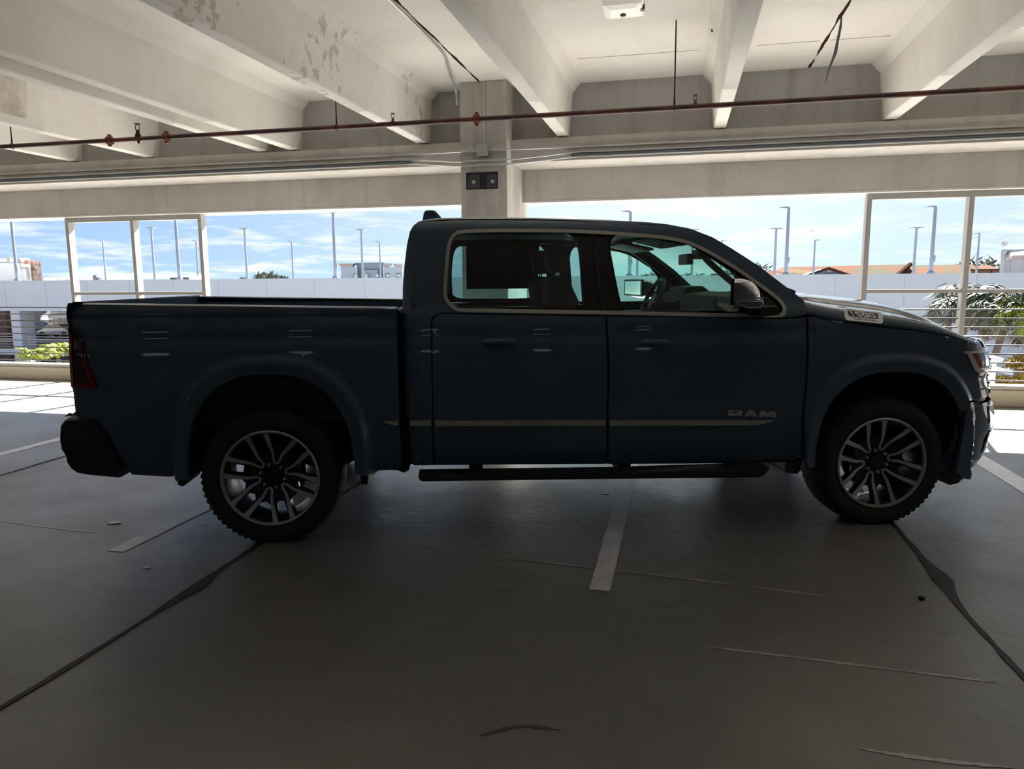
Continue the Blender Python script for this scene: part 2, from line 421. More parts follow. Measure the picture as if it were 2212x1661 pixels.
# column
colb = thing('concrete_column', 'square grey concrete column between the edge beams behind the truck cab', 'column', (-2.315, 8.9, 0))
b = MB().box((-0.285, -0.29, 0), (0.285, 0.84, cz)); o = b.build('shaft', 'column_conc', colb, bevel=0.012)
# recess with two anchor plates
b = MB(); b.box((-0.215, -0.296, 2.59), (0.175, -0.289, 2.785)); b.build('plate_recess', 'joint_seal', colb)
for x0, x1, sk in ((-0.205, -0.045, 0.03), (0.045, 0.165, 0.0)):
    b = MB(); b.prism([(x0, 2.60), (x1, 2.60), (x1, 2.755), (x0+sk, 2.755)], lambda p, d: (p[0], d, p[1]), -0.300, -0.310)
    pl = b.build('anchor_plate', 'steel_plate', colb)
    xc = (x0+x1)/2+0.01; b = MB().lathe([(0.0001, -0.335), (0.018, -0.335), (0.022, -0.325), (0.022, -0.31)], (xc, 0, 2.672), 12, 'y'); b.build('bolt', 'galv', pl, True)
# second column out of the frame on both sides
for x in (-13.3, 8.67):
    tag(box('concrete_column', (x-.285, 8.6, 0), (x+.285, 9.45, cz), 'column_conc'), 'grey concrete column outside the view', 'column')
# stems of the double tees
stems = [(-8.32, 'leftmost concrete ceiling beam, its end low behind the sprinkler pipe'),
         (-7.08, 'second concrete ceiling beam from the left with a brown damp stain'),
         (-5.37, 'third concrete ceiling beam from the left, outer one of the close pair'),
         (-4.93, 'fourth concrete ceiling beam from the left, inner one of the close pair'),
         (-3.17, 'concrete ceiling beam with flaking paint, left of the column'),
         (-1.41, 'concrete ceiling beam reaching the wall just right of the column'),
         (0.385, 'steep narrow concrete ceiling beam right of the ceiling lamp'),
         (2.155, 'rightmost concrete ceiling beam in the upper right corner')]
def stem_mesh():
    b = MB(); z0, z1 = 3.20, cz+0.01; wb_, wt = 0.068, 0.105; ch = 0.10
    # web with chamfered haunches, continuous cross-section
    poly = [(-wb_, z0+0.01), (-wb_+0.01, z0), (wb_-0.01, z0), (wb_, z0+0.01), (wt, z1-ch-0.02), (wt+ch, z1-0.005), (wt+ch, z1), (-wt-ch, z1), (-wt-ch, z1-0.005), (-wt, z1-ch-0.02)]
    b.prism(poly, lambda p, d: (p[0], d, p[1]), -12.98, 8.99)
    return b
sm = None
for i, (x, lab) in enumerate(stems + [(-10.1, None), (-11.9, None), (-13.7, None), (3.95, None), (5.75, None), (7.5, None)]):
    if sm is None or i == 4:
        o = stem_mesh().build('ceiling_beam', 'beam_flaking' if i == 4 else 'beam_paint')
        if i != 4: sm = o
    else:
        o = sm.copy(); C.objects.link(o)
    o.location = (x, 0, 0)
    if i == 1:
        o.data = o.data.copy(); o.data.materials[0] = M['beam_damp']
    tag(o, lab or 'painted concrete ceiling beam outside the view', 'beam', 'parallel ceiling beams')
# brown stain patch on second beam: damp repair rectangle
# slab joints
def ribbon(name, pts, w, z, m, jag=0.0, seed=0, down=False):
    rnd = random.Random(seed); b = MB(); n = len(pts); vs = []
    for i, p in enumerate(pts):
        a = rnd.uniform(-jag, jag); c = rnd.uniform(-jag, jag)
        ww = p[2] if len(p) > 2 else w
        vs.append((p[0]-ww/2+a, p[1], z)); vs.append((p[0]+ww/2+c, p[1], z))
    t = 0.003
    vs2 = [(v[0], v[1], z+(-t if not down else t)) for v in vs]
    fs = [(2*i, 2*i+1, 2*i+3, 2*i+2) for i in range(n-1)] + [(2*n+2*i, 2*n+2*i+2, 2*n+2*i+3, 2*n+2*i+1) for i in range(n-1)]
    m_ = 2*n
    for i in range(n-1):
        fs += [(2*i, 2*i+2, m_+2*i+2, m_+2*i), (2*i+1, m_+2*i+1, m_+2*i+3, 2*i+3)]
    fs += [(0, m_, m_+1, 1), (m_-2, m_-1, 2*m_-1, 2*m_-2)]
    b.add(vs+vs2, fs); return b.build(name, m)
for x, lab in ((-2.36, 'dark ragged joint in the ceiling slab leading to the column'), (1.32, 'dark ragged joint in the ceiling slab at the right with a hanging strip')):
    p = [(x, y, 0.022+0.012*sin(y*7+x)) for y in linsp(-5, 8.97, 120)]
    o = ribbon('ceiling_joint', p, 0.03, cz-0.001, 'fascia_brown', 0.006, 3, True); tag(o, lab, 'joint', 'ceiling joints')
def fl_joint(x, y0, y1, wide):
    out = []
    for y in linsp(y0, y1, 160):
        w = 0.026 + 0.006*sin(y*9.1)+0.004*sin(y*23)
        w += wide[1]*math.exp(-((y-wide[0])/wide[2])**2)
        out.append((x + 0.012*sin(y*3.1)+(0.02 if wide[1] else 0)*math.exp(-((y-wide[0])/wide[2])**2), y, w))
    return out
for x, wd, lab in ((-2.345, (3.02, 0.045, 0.16), 'black floor joint running from the lower left corner under the rear tyre'),
                   (1.312, (3.92, 0.075, 0.17), 'black floor joint with a wide blob right of the front tyre'),
                   (-5.26, (99, 0, 1), 'thin dark floor joint at the far left behind the bumper')):
    o = ribbon('floor_joint', fl_joint(x, -6, 9.4, wd), 0, 0.004, 'joint_seal', 0.0035, int(x*10)); tag(o, lab, 'joint', 'floor joints')
# painted stall lines
lines = [(-0.352, 3.41, 'white painted stall line under the middle of the truck'),
         (-3.097, 3.36, 'white painted stall line left of the rear wheel'),
         (-5.90, 3.38, 'white painted stall line at the far left edge behind the bumper'),
         (2.478, 3.4, 'white painted stall line at the right in front of the truck')]
for x, y0, lab in lines:
    p = [(x + (0.02 if x > 2 else 0)*0, y, 0.104+0.003*sin(y*11)) for y in linsp(y0, 8.6, 60)]
    wd = 0.19 if x > 2 else None
    if x > 2: p = [(q[0], q[1], 0.17) for q in p]
    o = ribbon('parking_line', p, 0.104, 0.0035, 'pave_line', 0.003, int(x*7)+50); tag(o, lab, 'parking line', 'painted stall lines')
def mark(name, pts, w, m, lab, cat, seed=1):
    rnd = random.Random(seed); sp_ = smooth_poly(pts, 14); n = len(sp_); vs = []; t = 0.0018
    for i, p in enumerate(sp_):
        ww = w*(0.5+rnd.random()*0.9)*min(1, 0.15+4*i/n, 0.15+4*(n-1-i)/n)
        vs += [(p[0], p[1]-ww/2, 0.0005), (p[0], p[1]+ww/2, 0.0005), (p[0], p[1]+ww/2, t), (p[0], p[1]-ww/2, t)]
    b = MB(); b.add(vs, [(4*i+k, 4*i+(k+1) % 4, 4*i+4+(k+1) % 4, 4*i+4+k) for i in range(n-1) for k in range(4)]+[(0, 1, 2, 3), tuple(4*(n-1)+k for k in (3, 2, 1, 0))])
    tag(b.build(name, m), lab, cat)
mark('scrape_mark', [(-0.85, 3.72), (-0.1, 3.66), (0.95, 3.55)], 0.010, 'scrape', 'faint pale scrape crossing the end of the middle stall line', 'scrape', 1)
mark('scrape_mark', [(0.13, 2.95), (0.6, 2.93), (1.20, 2.90)], 0.016, 'scrape', 'faint pale scrape between the middle line and the right joint', 'scrape', 2)
mark('scrape_mark', [(0.60, 2.37), (0.8, 2.36), (1.05, 2.37)], 0.018, 'scrape', 'short pale scrape near the lower right corner', 'scrape', 3)
mark('scrape_mark', [(-4.55, 3.72), (-4.0, 3.64), (-3.45, 3.60)], 0.010, 'scrape', 'faint pale scrape on the floor at the left edge', 'scrape', 4)
mark('tyre_smear', [(-0.62, 2.17), (-0.50, 2.25), (-0.36, 2.26)], 0.020, 'oil_stain', 'dark curved smear on the floor at the bottom of the picture', 'stain', 5)
# curb
cb = MB().box((XL, 9.50, 0), (XR, 9.85, 0.19)).build('trim_1', 'curb_conc', bevel=0.01); tag(cb, kind='structure')
rb = MB().box((XL, 9.56, 0.19), (XR, 9.74, 0.245)).build('trim_2', 'frame_paint', bevel=0.008); tag(rb, kind='structure')
# cable railing
rail = thing('cable_railing', 'railing of nine thin dark strand cables above the curb at the garage edge', 'railing', (0, 9.69, 0))
for k in range(9):
    z = 0.2906+0.10551*k
    pts = [(XL+0.1, 0, z)]+[(x, 0, z-0.004*sin(pi*((x+40) % 3.66)/3.66)) for x in linsp(-14, 8, 67)]+[(XR-.1, 0, z)]
    MB().tube(pts, 0.0082, 8).build('cable', 'cable_mat', rail, True)
for x in (-20.0, -17, -13.9, -11.9, -4.9, -0.5, 6.0, 9.0):
    pass
# steel screen frames hung between beam and curb
def frame(x0, xs, x1, lab):
    t = thing('screen_frame', lab, 'frame', (0, 9.62, 0))
    for x in xs:
        MB().box((x-0.028, 0, 0.245), (x+0.028, 0.12, 2.505)).build('post', 'post_paint', t, bevel=0.003)
    MB().box((x0, 0.01, 1.330), (x1, 0.06, 1.374)).build('middle_rail', 'post_paint', t, bevel=0.003)
    MB().box((x0, 0.005, 2.435), (x1, 0.11, 2.504)).build('top_rail', 'post_paint', t, bevel=0.003)
    return t
frame(-9.24, (-9.24, -8.075, -6.915), -6.915, 'beige steel frame of two open panes above the truck bed tail')
frame(2.15, (2.165, 3.262, 4.40), 4.40, 'beige steel frame with open panes above the truck hood')

# ------------------------------------------------------------------ services under the ceiling
PY, PZ = 7.10, 3.062
sp = thing('sprinkler_pipe', 'long dark red sprinkler pipe running below the ceiling beams', 'pipe', (0, PY, 0))
MB().tube([(XL+.1, 0, PZ), (-3, 0, PZ), (XR-.1, 0, PZ)], 0.024, 16).build('pipe', 'pipe_maroon', sp, True)
for x in (-6.154, -5.435, -1.971):
    b = MB(); b.lathe([(0.026, -0.028), (0.044, -0.028), (0.046, -0.02), (0.046, 0.02), (0.044, 0.028), (0.026, 0.028)], (x, 0, PZ), 18, 'x')
    b.box((x-0.014, -0.014, PZ+0.036), (x+0.014, 0.014, PZ+0.064)); b.box((x-0.014, -0.014, PZ-0.064), (x+0.014, 0.014, PZ-0.036))
    b.build('coupling', 'coupling_rust', sp, False)
def hanger(x, top):
    r = thing('pipe_hanger', 'x', 'pipe hanger', (x, PY, 0), 0, 'pipe hangers')
    MB().tube([(0, 0, top), (0, 0, PZ+0.06)], 0.0065, 8).build('rod', 'debris_dark', r, True)
    b = MB(); b.tube([(0, 0.032*cos(t), PZ+0.032*sin(t)) for t in linsp(0, 2*pi, 20)], 0.004, 6); b.tube([(0, 0, PZ+0.028), (0, 0, PZ+0.075)], 0.009, 6)
    b.build('ring', 'debris_dark', r, True)
    return r
hanger(-0.10, cz)['label'] = 'long thin dark rod holding the pipe below the lamp'
hanger(-3.447, cz)['label'] = 'thin dark rod holding the pipe left of the flaking beam'
hanger(-7.455, cz)['label'] = 'short dark rod holding the pipe at the left edge'
def sprinkler(x, big):
    t = bpy.data.objects.new('sprinkler_head', None); C.objects.link(t); t.location = (x, 0, PZ); t.parent = sp
    s = 1.55 if big else 1.0
    MB().lathe([(0.02*s, 0.015), (0.02*s, 0.03*s), (0.013*s, 0.032*s), (0.013*s, 0.055*s), (0.009*s, 0.06*s)], (0, 0, 0), 12).build('stub', 'brass' if not big else 'debris_dark', t, True)
    b = MB(); b.tube([(-0.010*s, 0, 0.055*s), (-0.017*s, 0, 0.072*s), (-0.012*s, 0, 0.092*s), (0, 0, 0.098*s), (0.012*s, 0, 0.092*s), (0.017*s, 0, 0.072*s), (0.010*s, 0, 0.055*s)], 0.0028*s, 6)
    b.build('frame', 'debris_dark', t, True)
    MB().lathe([(0.0001, 0.100*s), (0.021*s, 0.098*s), (0.021*s, 0.103*s), (0.0001, 0.106*s)], (0, 0, 0), 14).build('deflector', 'debris_dark', t, True)
    if big: MB().tube([(0, 0, -0.02), (0.01, -0.01, -0.05)], [0.016, 0.010], 8).build('drain', 'debris_dark', t, True)
    return t
sprinkler(-5.789, True)['label'] = 'dark sprinkler valve on the pipe between the two left rusty couplings'
sprinkler(-2.837, False)['label'] = 'small upright sprinkler head on the pipe left of the column'
sprinkler(0.086, False)['label'] = 'small upright sprinkler head on the pipe right of the long rod'
# conduits: along the ledge with a jog around the column
cx0, cx1 = -2.60, -2.03
def conduit(z, zc, m, lab, r=0.012, yl=8.832, yc=8.585):
    pts = smooth_poly([(-12.9, yl, z), (-8, yl, z), (-4.2, yl, z), (-3.35, yl, z), (-2.95, (yl+yc)/2, (z+zc)/2), (-2.62, yc, zc), (-2.3, yc, zc), (-2.0, yc, zc), (-1.6, (yl+yc)/2, (z+zc)/2), (-1.25, yl, z), (-0.6, yl, z), (4, yl, z), (8.3, yl, z)], 5)
    o = MB().tube(pts, r, 8).build('conduit', m, None, True); tag(o, lab, 'conduit', 'conduits along the ledge'); return o
conduit(3.062, 3.028, 'conduit', 'uppermost thin grey conduit along the ledge, meeting the box on the column', 0.010)
conduit(3.000, 2.915, 'conduit', 'middle light conduit along the ledge, crossing the column', 0.010)
conduit(2.950, 2.862, 'conduit', 'lowest light conduit along the ledge, crossing the column', 0.009)
b = MB()
for xa, xb in ((-12.9, -3.3), (-1.3, 8.3)):
    b.tube([(xa, 8.833, 2.972), (xb, 8.833, 2.972)], 0.013, 8)
tag(b.build('cable_duct', 'dark_conduit', None, True), 'thick dark cable duct between the light conduits on the ledge', 'duct')
jb = thing('junction_box', 'square grey junction box on the column front', 'junction box', (-2.315, 8.60, 3.025))
MB().box((-0.062, -0.045, -0.06), (0.062, 0.01, 0.06)).build('box', 'galv', jb, bevel=0.006)
MB().box((-0.068, -0.050, -0.066), (0.068, -0.044, 0.066)).build('cover', 'galv', jb, bevel=0.002)
b = MB().tube([(-2.300, 8.598, 3.09), (-2.300, 8.598, cz-0.2), (-2.30, 8.60, cz-0.02)], 0.010, 8); tag(b.build('conduit', 'conduit', None, True), 'short vertical conduit from the box up the column', 'conduit')
# bent pipe left of the column up to the ceiling joint
pts = smooth_poly([(-2.625, 8.595, 3.56), (-2.625, 8.58, 3.66), (-2.615, 8.50, 3.74), (-2.57, 8.20, 3.785), (-2.47, 7.75, 3.800), (-2.41, 7.4, 3.802), (-2.395, 6.6, 3.802), (-2.39, 4.0, 3.802)], 6)
tag(MB().tube(pts, 0.013, 8).build('conduit', 'conduit', None, True), 'thin conduit curving from the column top along the ceiling joint', 'conduit')
# hanging torn strip
b = MB(); rn = random.Random(5)
sp_ = [(1.33, 7.35, 3.81, 0.012), (1.325, 7.34, 3.72, 0.022), (1.305, 7.33, 3.60, 0.024), (1.29, 7.32, 3.50, 0.028), (1.262, 7.31, 3.42, 0.020), (1.235, 7.30, 3.34, 0.012), (1.215, 7.29, 3.24, 0.003)]
vs = []
for (x, y, z, w) in sp_: vs += [(x-w/2, y-0.003, z), (x+w/2, y-0.003, z), (x+w/2, y+0.003, z), (x-w/2, y+0.003, z)]
fs = []
for i in range(len(sp_)-1):
    for k in range(4): fs.append((4*i+k, 4*i+(k+1) % 4, 4*i+4+(k+1) % 4, 4*i+4+k))
b.add(vs, fs+[(0, 1, 2, 3), tuple(len(vs)-1-k for k in range(4))]); tag(b.build('sealant_strip', 'dark_conduit'), 'torn dark sealant strip dangling from the right ceiling joint', 'strip')
# ceiling lamp
LS_ = 0.8
lt = thing('ceiling_lamp', 'square black and white ceiling light at the top of the picture', 'lamp', (-0.488, 6.03, 3.578))
MB().box((-0.19, -0.19, 0.06), (0.19, 0.19, 0.20)).build('housing', 'lamp_body', lt, bevel=0.015)
MB().box((-0.07, -0.07, 0.20), (0.07, 0.07, 0.295)).build('bracket', 'lamp_body', lt, bevel=0.005)
b = MB(); zz_ = [(0.195, 0.06), (0.195, 0.03), (0.18, -0.01), (0.12, -0.035), (0.05, -0.042)]
vs = []; fs = []
for (r, z) in zz_: vs += [(-r, -r, z), (r, -r, z), (r, r, z), (-r, r, z)]
for i in range(len(zz_)-1):
    for k in range(4): fs.append((4*i+k, 4*i+(k+1) % 4, 4*i+4+(k+1) % 4, 4*i+4+k))
fs.append(tuple(4*(len(zz_)-1)+k for k in range(4))); b.add(vs, fs); b.build('diffuser', 'lamp_lens', lt, bevel=0.004)
MB().lathe([(0.0001, -0.064), (0.022, -0.060), (0.028, -0.05), (0.028, -0.04)], (0, 0, 0), 16).build('sensor', 'lamp_body', lt, True)
MB().box((0.165, -0.03, -0.02), (0.205, 0.03, 0.03)).build('clip', 'lamp_body', lt)
tag(MB().tube([(0.22, 7.3, cz), (0.22, 7.3, cz-0.06)], 0.008, 8).build('ceiling_stud', 'debris_dark', None, True), 'tiny dark stud in the ceiling right of the long rod', 'stud')
lt.scale = (LS_, LS_, LS_)
# scratches, litter on the floor
def debris(name, x, y, pts, h, m, lab, cat):
    b = MB(); b.prism(pts, lambda p, d: (x+p[0], y+p[1], d), 0.001, h); tag(b.build(name, m), lab, cat)
debris('paper_scrap', -3.48, 3.78, [(-0.035, -0.02), (0.0, -0.028), (0.03, -0.012), (0.05, 0.01), (0.01, 0.03), (-0.02, 0.012)], 0.006, 'debris', 'small crumpled white scrap on the floor left of the rear wheel', 'litter')
debris('paper_scrap', -2.75, 3.19, [(-0.02, -0.008), (0.02, -0.006), (0.018, 0.008), (-0.02, 0.006)], 0.003, 'debris', 'tiny pale chip on the floor below the left stall line end', 'litter')
debris('paper_scrap', -0.49, 5.05, [(-0.03, -0.012), (0.03, -0.006), (0.02, 0.012), (-0.02, 0.01)], 0.003, 'debris', 'tiny white chip at the left edge of the middle stall line', 'litter')
for (px, py, lab) in ((1.152, 3.63, 'small black crumb on the floor left of the right joint'), (1.86, 4.22, 'small black crumb on the floor at the right picture edge')):
    debris('floor_crumb', px, py, [(-0.012, -0.010), (0.010, -0.012), (0.016, 0.004), (0.0, 0.014), (-0.014, 0.006)], 0.014, 'debris_dark', lab, 'litter')
debris('floor_crumb', 2.12, 6.02, [(-0.02, -0.012), (0.014, -0.012), (0.02, 0.01), (-0.01, 0.014)], 0.02, 'debris_dark', 'small dark crumb near the right stall line', 'litter')

# ================================================================== OUTSIDE
YW = 38.0
def sx(X, Y0=25.5, Y1=YW): return X*Y1/Y0
g = MB().box((-260, 10.2, -4.3), (200, 260, -4.0)).build('ground', 'ground_out'); tag(g, kind='structure')
# garage outer face below our floor
tag(box('trim_3', (XL, 9.72, -4.0), (XR, 9.9, -0.25), 'exterior_white'), kind='structure')
# opposite parking structure
ps = thing('parking_building', 'long white parking structure opposite with solid parapet and open lower deck', 'building', (0, YW, 0))
zt = 1.66; zp = 0.02
b = MB(); b.box((-70, 0, zp), (34, 0.25, zt)); b.box((-70, -0.04, zt-0.06), (34, 0.29, zt+0.03))
for k in range(-22, 12):
    x = -1.9+k*3.05
    b.box((x-0.015, -0.012, zp), (x+0.015, 0.01, zt-0.07), 1)
b.build('parapet', ['exterior_white', 'grey_box'], ps)
MB().box((-70, -0.05, zp-0.22), (34, 0.3, zp)).build('edge_beam', 'exterior_white', ps)
MB().box((-70, 0.3, 0.3), (34, 45, 0.5)).build('deck', 'ground_out', ps)
# right part: closed wall down to the ground
b = MB(); b.box((-22, 0.02, -4), (34, 0.25, zp-0.22)); b.box((-22, -0.02, -1.35), (34, 0.02, -1.30))
for k in range(0, 8): x = 3.1+k*3.05; b.box((x-0.02, -0.0, -4), (x+0.02, 0.031, zp-0.22), 1)
b.build('lower_wall', ['exterior_white', 'grey_box'], ps)
MB().box((8.6, -0.015, -0.62), (12.6, 0.02, -0.28)).build('window_slit', 'far_window_dark', ps)
# left part: open deck with columns, low wall and back wall
for x in (-40.85, -32.0, -24.5, -49.0, -57.6):
    MB().box((x-0.55, 0.05, -4.0), (x+0.15, 1.1, zp-0.22)).build('column', 'exterior_white', ps)
b = MB().box((-70, 0.1, -3.0), (-22, 0.3, -2.62)); b.build('low_wall', 'exterior_white', ps)
b = MB()
for k in range(6): b.box((-70, 0.15, -2.5+0.16*k), (-41.2, 0.18, -2.46+0.16*k))
for k in range(5): b.box((-40.4, 0.15, -2.5+0.16*k), (-30.2, 0.18, -2.46+0.16*k))
b.build('barrier_cable', 'grey_box', ps)
b = MB(); b.box((-90, 27, -4), (-66.3, 27.3, 0.3)); b.build('inner_wall', 'interior_wall', ps)
MB().box((-49.2, 6.0, -4), (-48.3, 6.6, 0.2)).build('inner_column', 'red_paint', ps)
# things inside the lower deck
car = thing('parked_car', 'silver parked car seen through the open lower deck at the left', 'car', (-60.55, 62, -4.0), pi)
prof = [(-1.1, 0.35), (2.9, 0.35), (3.0, 0.75), (2.2, 0.95), (1.6, 1.38), (0.2, 1.45), (-0.4, 1.05), (-1.1, 0.85), (-1.25, 0.6)]
b = MB().prism(prof, lambda p, d: (p[0], d, p[1]), -0.9, 0.9); b.build('body', 'car_silver', car, bevel=0.05)
b = MB().prism([(-0.25, 1.04), (1.95, 1.02), (1.5, 1.33), (0.25, 1.38)], lambda p, d: (p[0], d, p[1]), -0.92, 0.92); b.build('window', 'dark_glass', car)
for x in (-0.35, 2.3):
    for y in (-0.86, 0.86): MB().lathe([(0.0001, -0.1), (0.28, -0.11), (0.34, -0.08), (0.34, 0.08), (0.28, 0.11), (0.0001, 0.1)], (x, y, 0.34), 20, 'y').build('wheel', 'rubber', car, True)
tag(MB().box((-65.2, 62.4, -4.0), (-64.2, 63.2, -3.2)).build('storage_bin', 'sign_blue', bevel=0.05), 'blue bin beside the silver parked car', 'bin')
tag(MB().box((-66.0, 59.6, -4.0), (-47.5, 59.9, -3.93)).build('deck_curb', 'exterior_white'), 'pale low curb in front of the silver parked car', 'curb')
# white boards beyond the deck
for i, x in enumerate((-70.1, -69.6, -69.1, -68.3)):
    tag(MB().box((x, 69, -3.5), (x+(0.22, 0.25, 0.45, 0.9)[i], 69.2, -1.0-(0.0 if i else 0.5))).build('white_board', 'white_wall'), ('narrow white board behind the parked car, leftmost', 'white board behind the parked car, second from left', 'white board behind the parked car, third from left', 'widest white board behind the parked car')[i], 'board', 'white boards behind the parked car')
# roof deck light poles
rows = {'n': (38.75, 0.10), 'm': (54.0, 0.105), 'f': (69.0, 0.10)}
def dirpix(px, py):
    return (fw + r_*((px-1106)/FPX) - u_*((py-830.5)/FPX))
def atY(px, py, Y):
    d = dirpix(px, py); return (d.x*Y/d.y, Y, CAMH+d.z*Y/d.y)
def pole(px, ptop, row, heads, lab, extra=0):
    Y, r = rows[row]; x, _, z = atY(px, ptop, Y)
    z0 = 0.5
    t = thing('light_pole', lab, 'light pole', (x, Y, z0), 0, 'light poles on the roof deck')
    H = z-z0
    MB().tube([(0, 0, 1.0 if row == 'n' else 0), (0, 0, H)], [r, r*0.72], 10).build('pole', 'pole', t, True)
    if row == 'n':
        MB().lathe([(0.0001, 0), (0.19, 0), (0.19, 1.25), (0.15, 1.30), (0.0001, 1.30)], (0, 0, 0), 14).build('base', 'pole', t, True)
        MB().box((r*0.5, -0.05, 1.75), (r+0.045, 0.05, 2.05)).build('hand_hole_cover', 'pole', t)
    for s in heads:
        b = MB(); w = 0.18
        poly = [(0, H-0.09), (s*0.16, H-0.03), (s*0.44, H-0.01), (s*0.44, H+0.02), (s*0.15, H+0.05), (0, H+0.04)]
        if s < 0: poly = poly[::-1]
        b.prism(poly, lambda p, d: (p[0], d, p[1]), -w, w); b.build('lamp_head', 'pole', t)
    return t
P = [(22, 455, 'n', (-1,), 'thick light pole at the far left edge, in front of the white building'),
     (377, 452, 'n', (-1,), 'thick light pole between the panes of the left frame'),
     (719, 458.7, 'n', (1,), 'thick light pole left of the truck cab, its lamp touching the beam'),
     (1362, 457, 'n', (-1,), 'thick light pole rising behind the truck roof'),
     (1704, 448.7, 'n', (-1,), 'thick tall light pole above the windshield base'),
     (2021, 447, 'n', (-1,), 'thick tall light pole inside the right frame'),
     (326, 492, 'm', (-1, 1), 'double headed light pole seen in the right pane of the left frame'),
     (527.7, 494, 'm', (-1, 1), 'double headed light pole above the truck bed'),
     (780, 496, 'm', (-1, 1), 'double headed light pole in front of the blue grey building'),
     (1378, 496, 'm', (-1, 1), 'light pole seen through the front side window right of the thick one'),
     (1497, 497, 'm', (-1, 1), 'double headed light pole just topping the front of the roof'),
     (1677, 494, 'm', (-1, 1), 'double headed light pole left of the tall pole above the windshield base'),
     (1980, 492, 'm', (-1, 1), 'double headed light pole inside the right frame'),
     (221.5, 519, 'f', (-1,), 'small light pole in the left pane of the left frame'),
     (423, 520, 'f', (-1,), 'small light pole half behind the right post of the left frame'),
     (629.7, 521.8, 'f', (-1,), 'small single headed light pole above the truck bed'),
     (819.5, 521.8, 'f', (-1,), 'small light pole close to the truck cab'),
     (1559, 520, 'f', (1,), 'small light pole just above the windshield pillar'),
     (1760.6, 518.8, 'f', (1,), 'small light pole left of the right frame'),
     (2116, 504.5, 'f', (-1,), 'light pole just right of the post near the right edge')]
for a in P: pole(*a)
# far buildings ----------------------------------------------------
def rbox(b, xa, xb, Y, dep, z0, z1, mi=0):              # building block, plan narrowing towards the viewer
    k = (Y+dep)/Y; v = [(xa, Y, z0), (xb, Y, z0), (xb*k, Y+dep, z0), (xa*k, Y+dep, z0)]
    v += [(x, y, z1) for x, y, z in v]; b.add(v, [(0,3,2,1),(4,5,6,7),(0,1,5,4),(1,2,6,5),(2,3,7,6),(3,0,4,7)], mi)
def slab_px(b, x0, y0, x1, y1, Y, dep, mi=0):
    p = atY(x0, y0, Y); q = atY(x1, y1, Y); z0 = q[2]
    if y1 > 610: z0 = -4.0
    rbox(b, p[0], q[0], Y, dep, z0, p[2], mi); return p, q
Yb = 120.0
hb = thing('hotel_building', 'blue grey flat roofed building with flared cornices left of the truck cab', 'building', (0, 0, 0))
b = MB(); slab_px(b, 736, 577, 771, 612, Yb, 12); slab_px(b, 829, 577, 870, 612, Yb, 12); b.build('wing', 'far_blue_light', hb)
b = MB(); slab_px(b, 771, 571, 829, 612, Yb+1.5, 12); b.build('middle_wall', 'far_blue', hb)
b = MB(); slab_px(b, 786, 583.5, 817, 612, Yb+0.8, 1); b.build('bay', 'far_blue_light', hb)
def corn(x0, x1, y0, y1, Y, fl, m):
    p = atY(x0, y0, Y); q = atY(x1, y1, Y); b = MB()
    n = 6; vs = []
    for i in range(n+1):
        t = i/n; e = fl*(1-(1-t)**2)*0+fl*t**2
        z = lerp(q[2], p[2], t); vs += [(p[0]-e, Y-e, z), (q[0]+e, Y-e, z), ((q[0]+e)*1.09, Y+11, z), ((p[0]-e)*1.09, Y+11, z)]
    fs = [(4*i+k, 4*i+(k+1) % 4, 4*i+4+(k+1) % 4, 4*i+4+k) for i in range(n) for k in range(4)]+[(0, 3, 2, 1), tuple(4*n+k for k in range(4))]
    b.add(vs, fs); return b.build('cornice', m, hb, True)
corn(736, 762, 569.5, 576.5, Yb, 0.45, 'far_cornice'); corn(771, 828, 568, 572, Yb+1.5, 0.35, 'far_blue'); corn(830, 842, 569, 576, Yb, 0.4, 'far_cornice'); corn(855, 869, 570.5, 576, Yb, 0.4, 'far_cornice')
for (x0, x1, dk) in ((764.5, 772.5, 0), (787, 794, 0), (810.5, 818, 1), (833.5, 841, 1), (857, 865, 1)):
    b = MB(); slab_px(b, x0, 592, x1, 603.5, Yb-0.12, 0.3); w = b.build('window', 'far_window', hb)
    if dk: b = MB(); slab_px(b, x0+0.4, 598.5, x1-0.4, 603.5, Yb-0.17, 0.2); b.build('shade', 'far_window_dark', w)
    b = MB(); slab_px(b, x0-0.6, 591, x1+0.6, 592, Yb-0.2, 0.3); slab_px(b, x0-0.9, 591, x0, 604, Yb-0.2, 0.3); b.build('window_trim', 'far_window_dark', w)
# white building at the left edge
Yw = 62.0
wbd = thing('white_building', 'sunlit white building with a brown stained end at the far left edge', 'building', (0, 0, 0))
p0 = atY(-60, 604, Yw); p1 = atY(64, 557, Yw)
b = MB(); rbox(b, p0[0], p1[0], Yw, 14, 0.5, p1[2]); b.build('wall', 'white_wall', wbd)
b = MB(); q0 = atY(65, 563, Yw+0.5); q1 = atY(86, 604, Yw+0.5); rbox(b, atY(64.3, 563, Yw+0.3)[0], atY(87, 563, Yw+0.3)[0], Yw+0.3, 12, 0.5, q0[2]); b.build('stained_wall', 'stained_wall', wbd)
b = MB(); slab_px(b, 48, 580, 58, 604.5, Yw-0.1, 0.2); dr = b.build('door', 'white_wall', wbd)
b = MB(); slab_px(b, 47.3, 579.3, 61, 580.6, Yw-0.2, 0.25); slab_px(b, 60, 580, 61.4, 604.5, Yw-0.2, 0.25); b.build('door_frame', 'grey_box', dr)
b = MB(); slab_px(b, 52, 563.5, 57.5, 570, Yw-0.5, 0.5); b.build('orange_lamp', 'orange_box', wbd)
b = MB(); slab_px(b, 36, 558, 41, 567, Yw-0.35, 0.4); b.build('meter_box', 'grey_box', wbd)
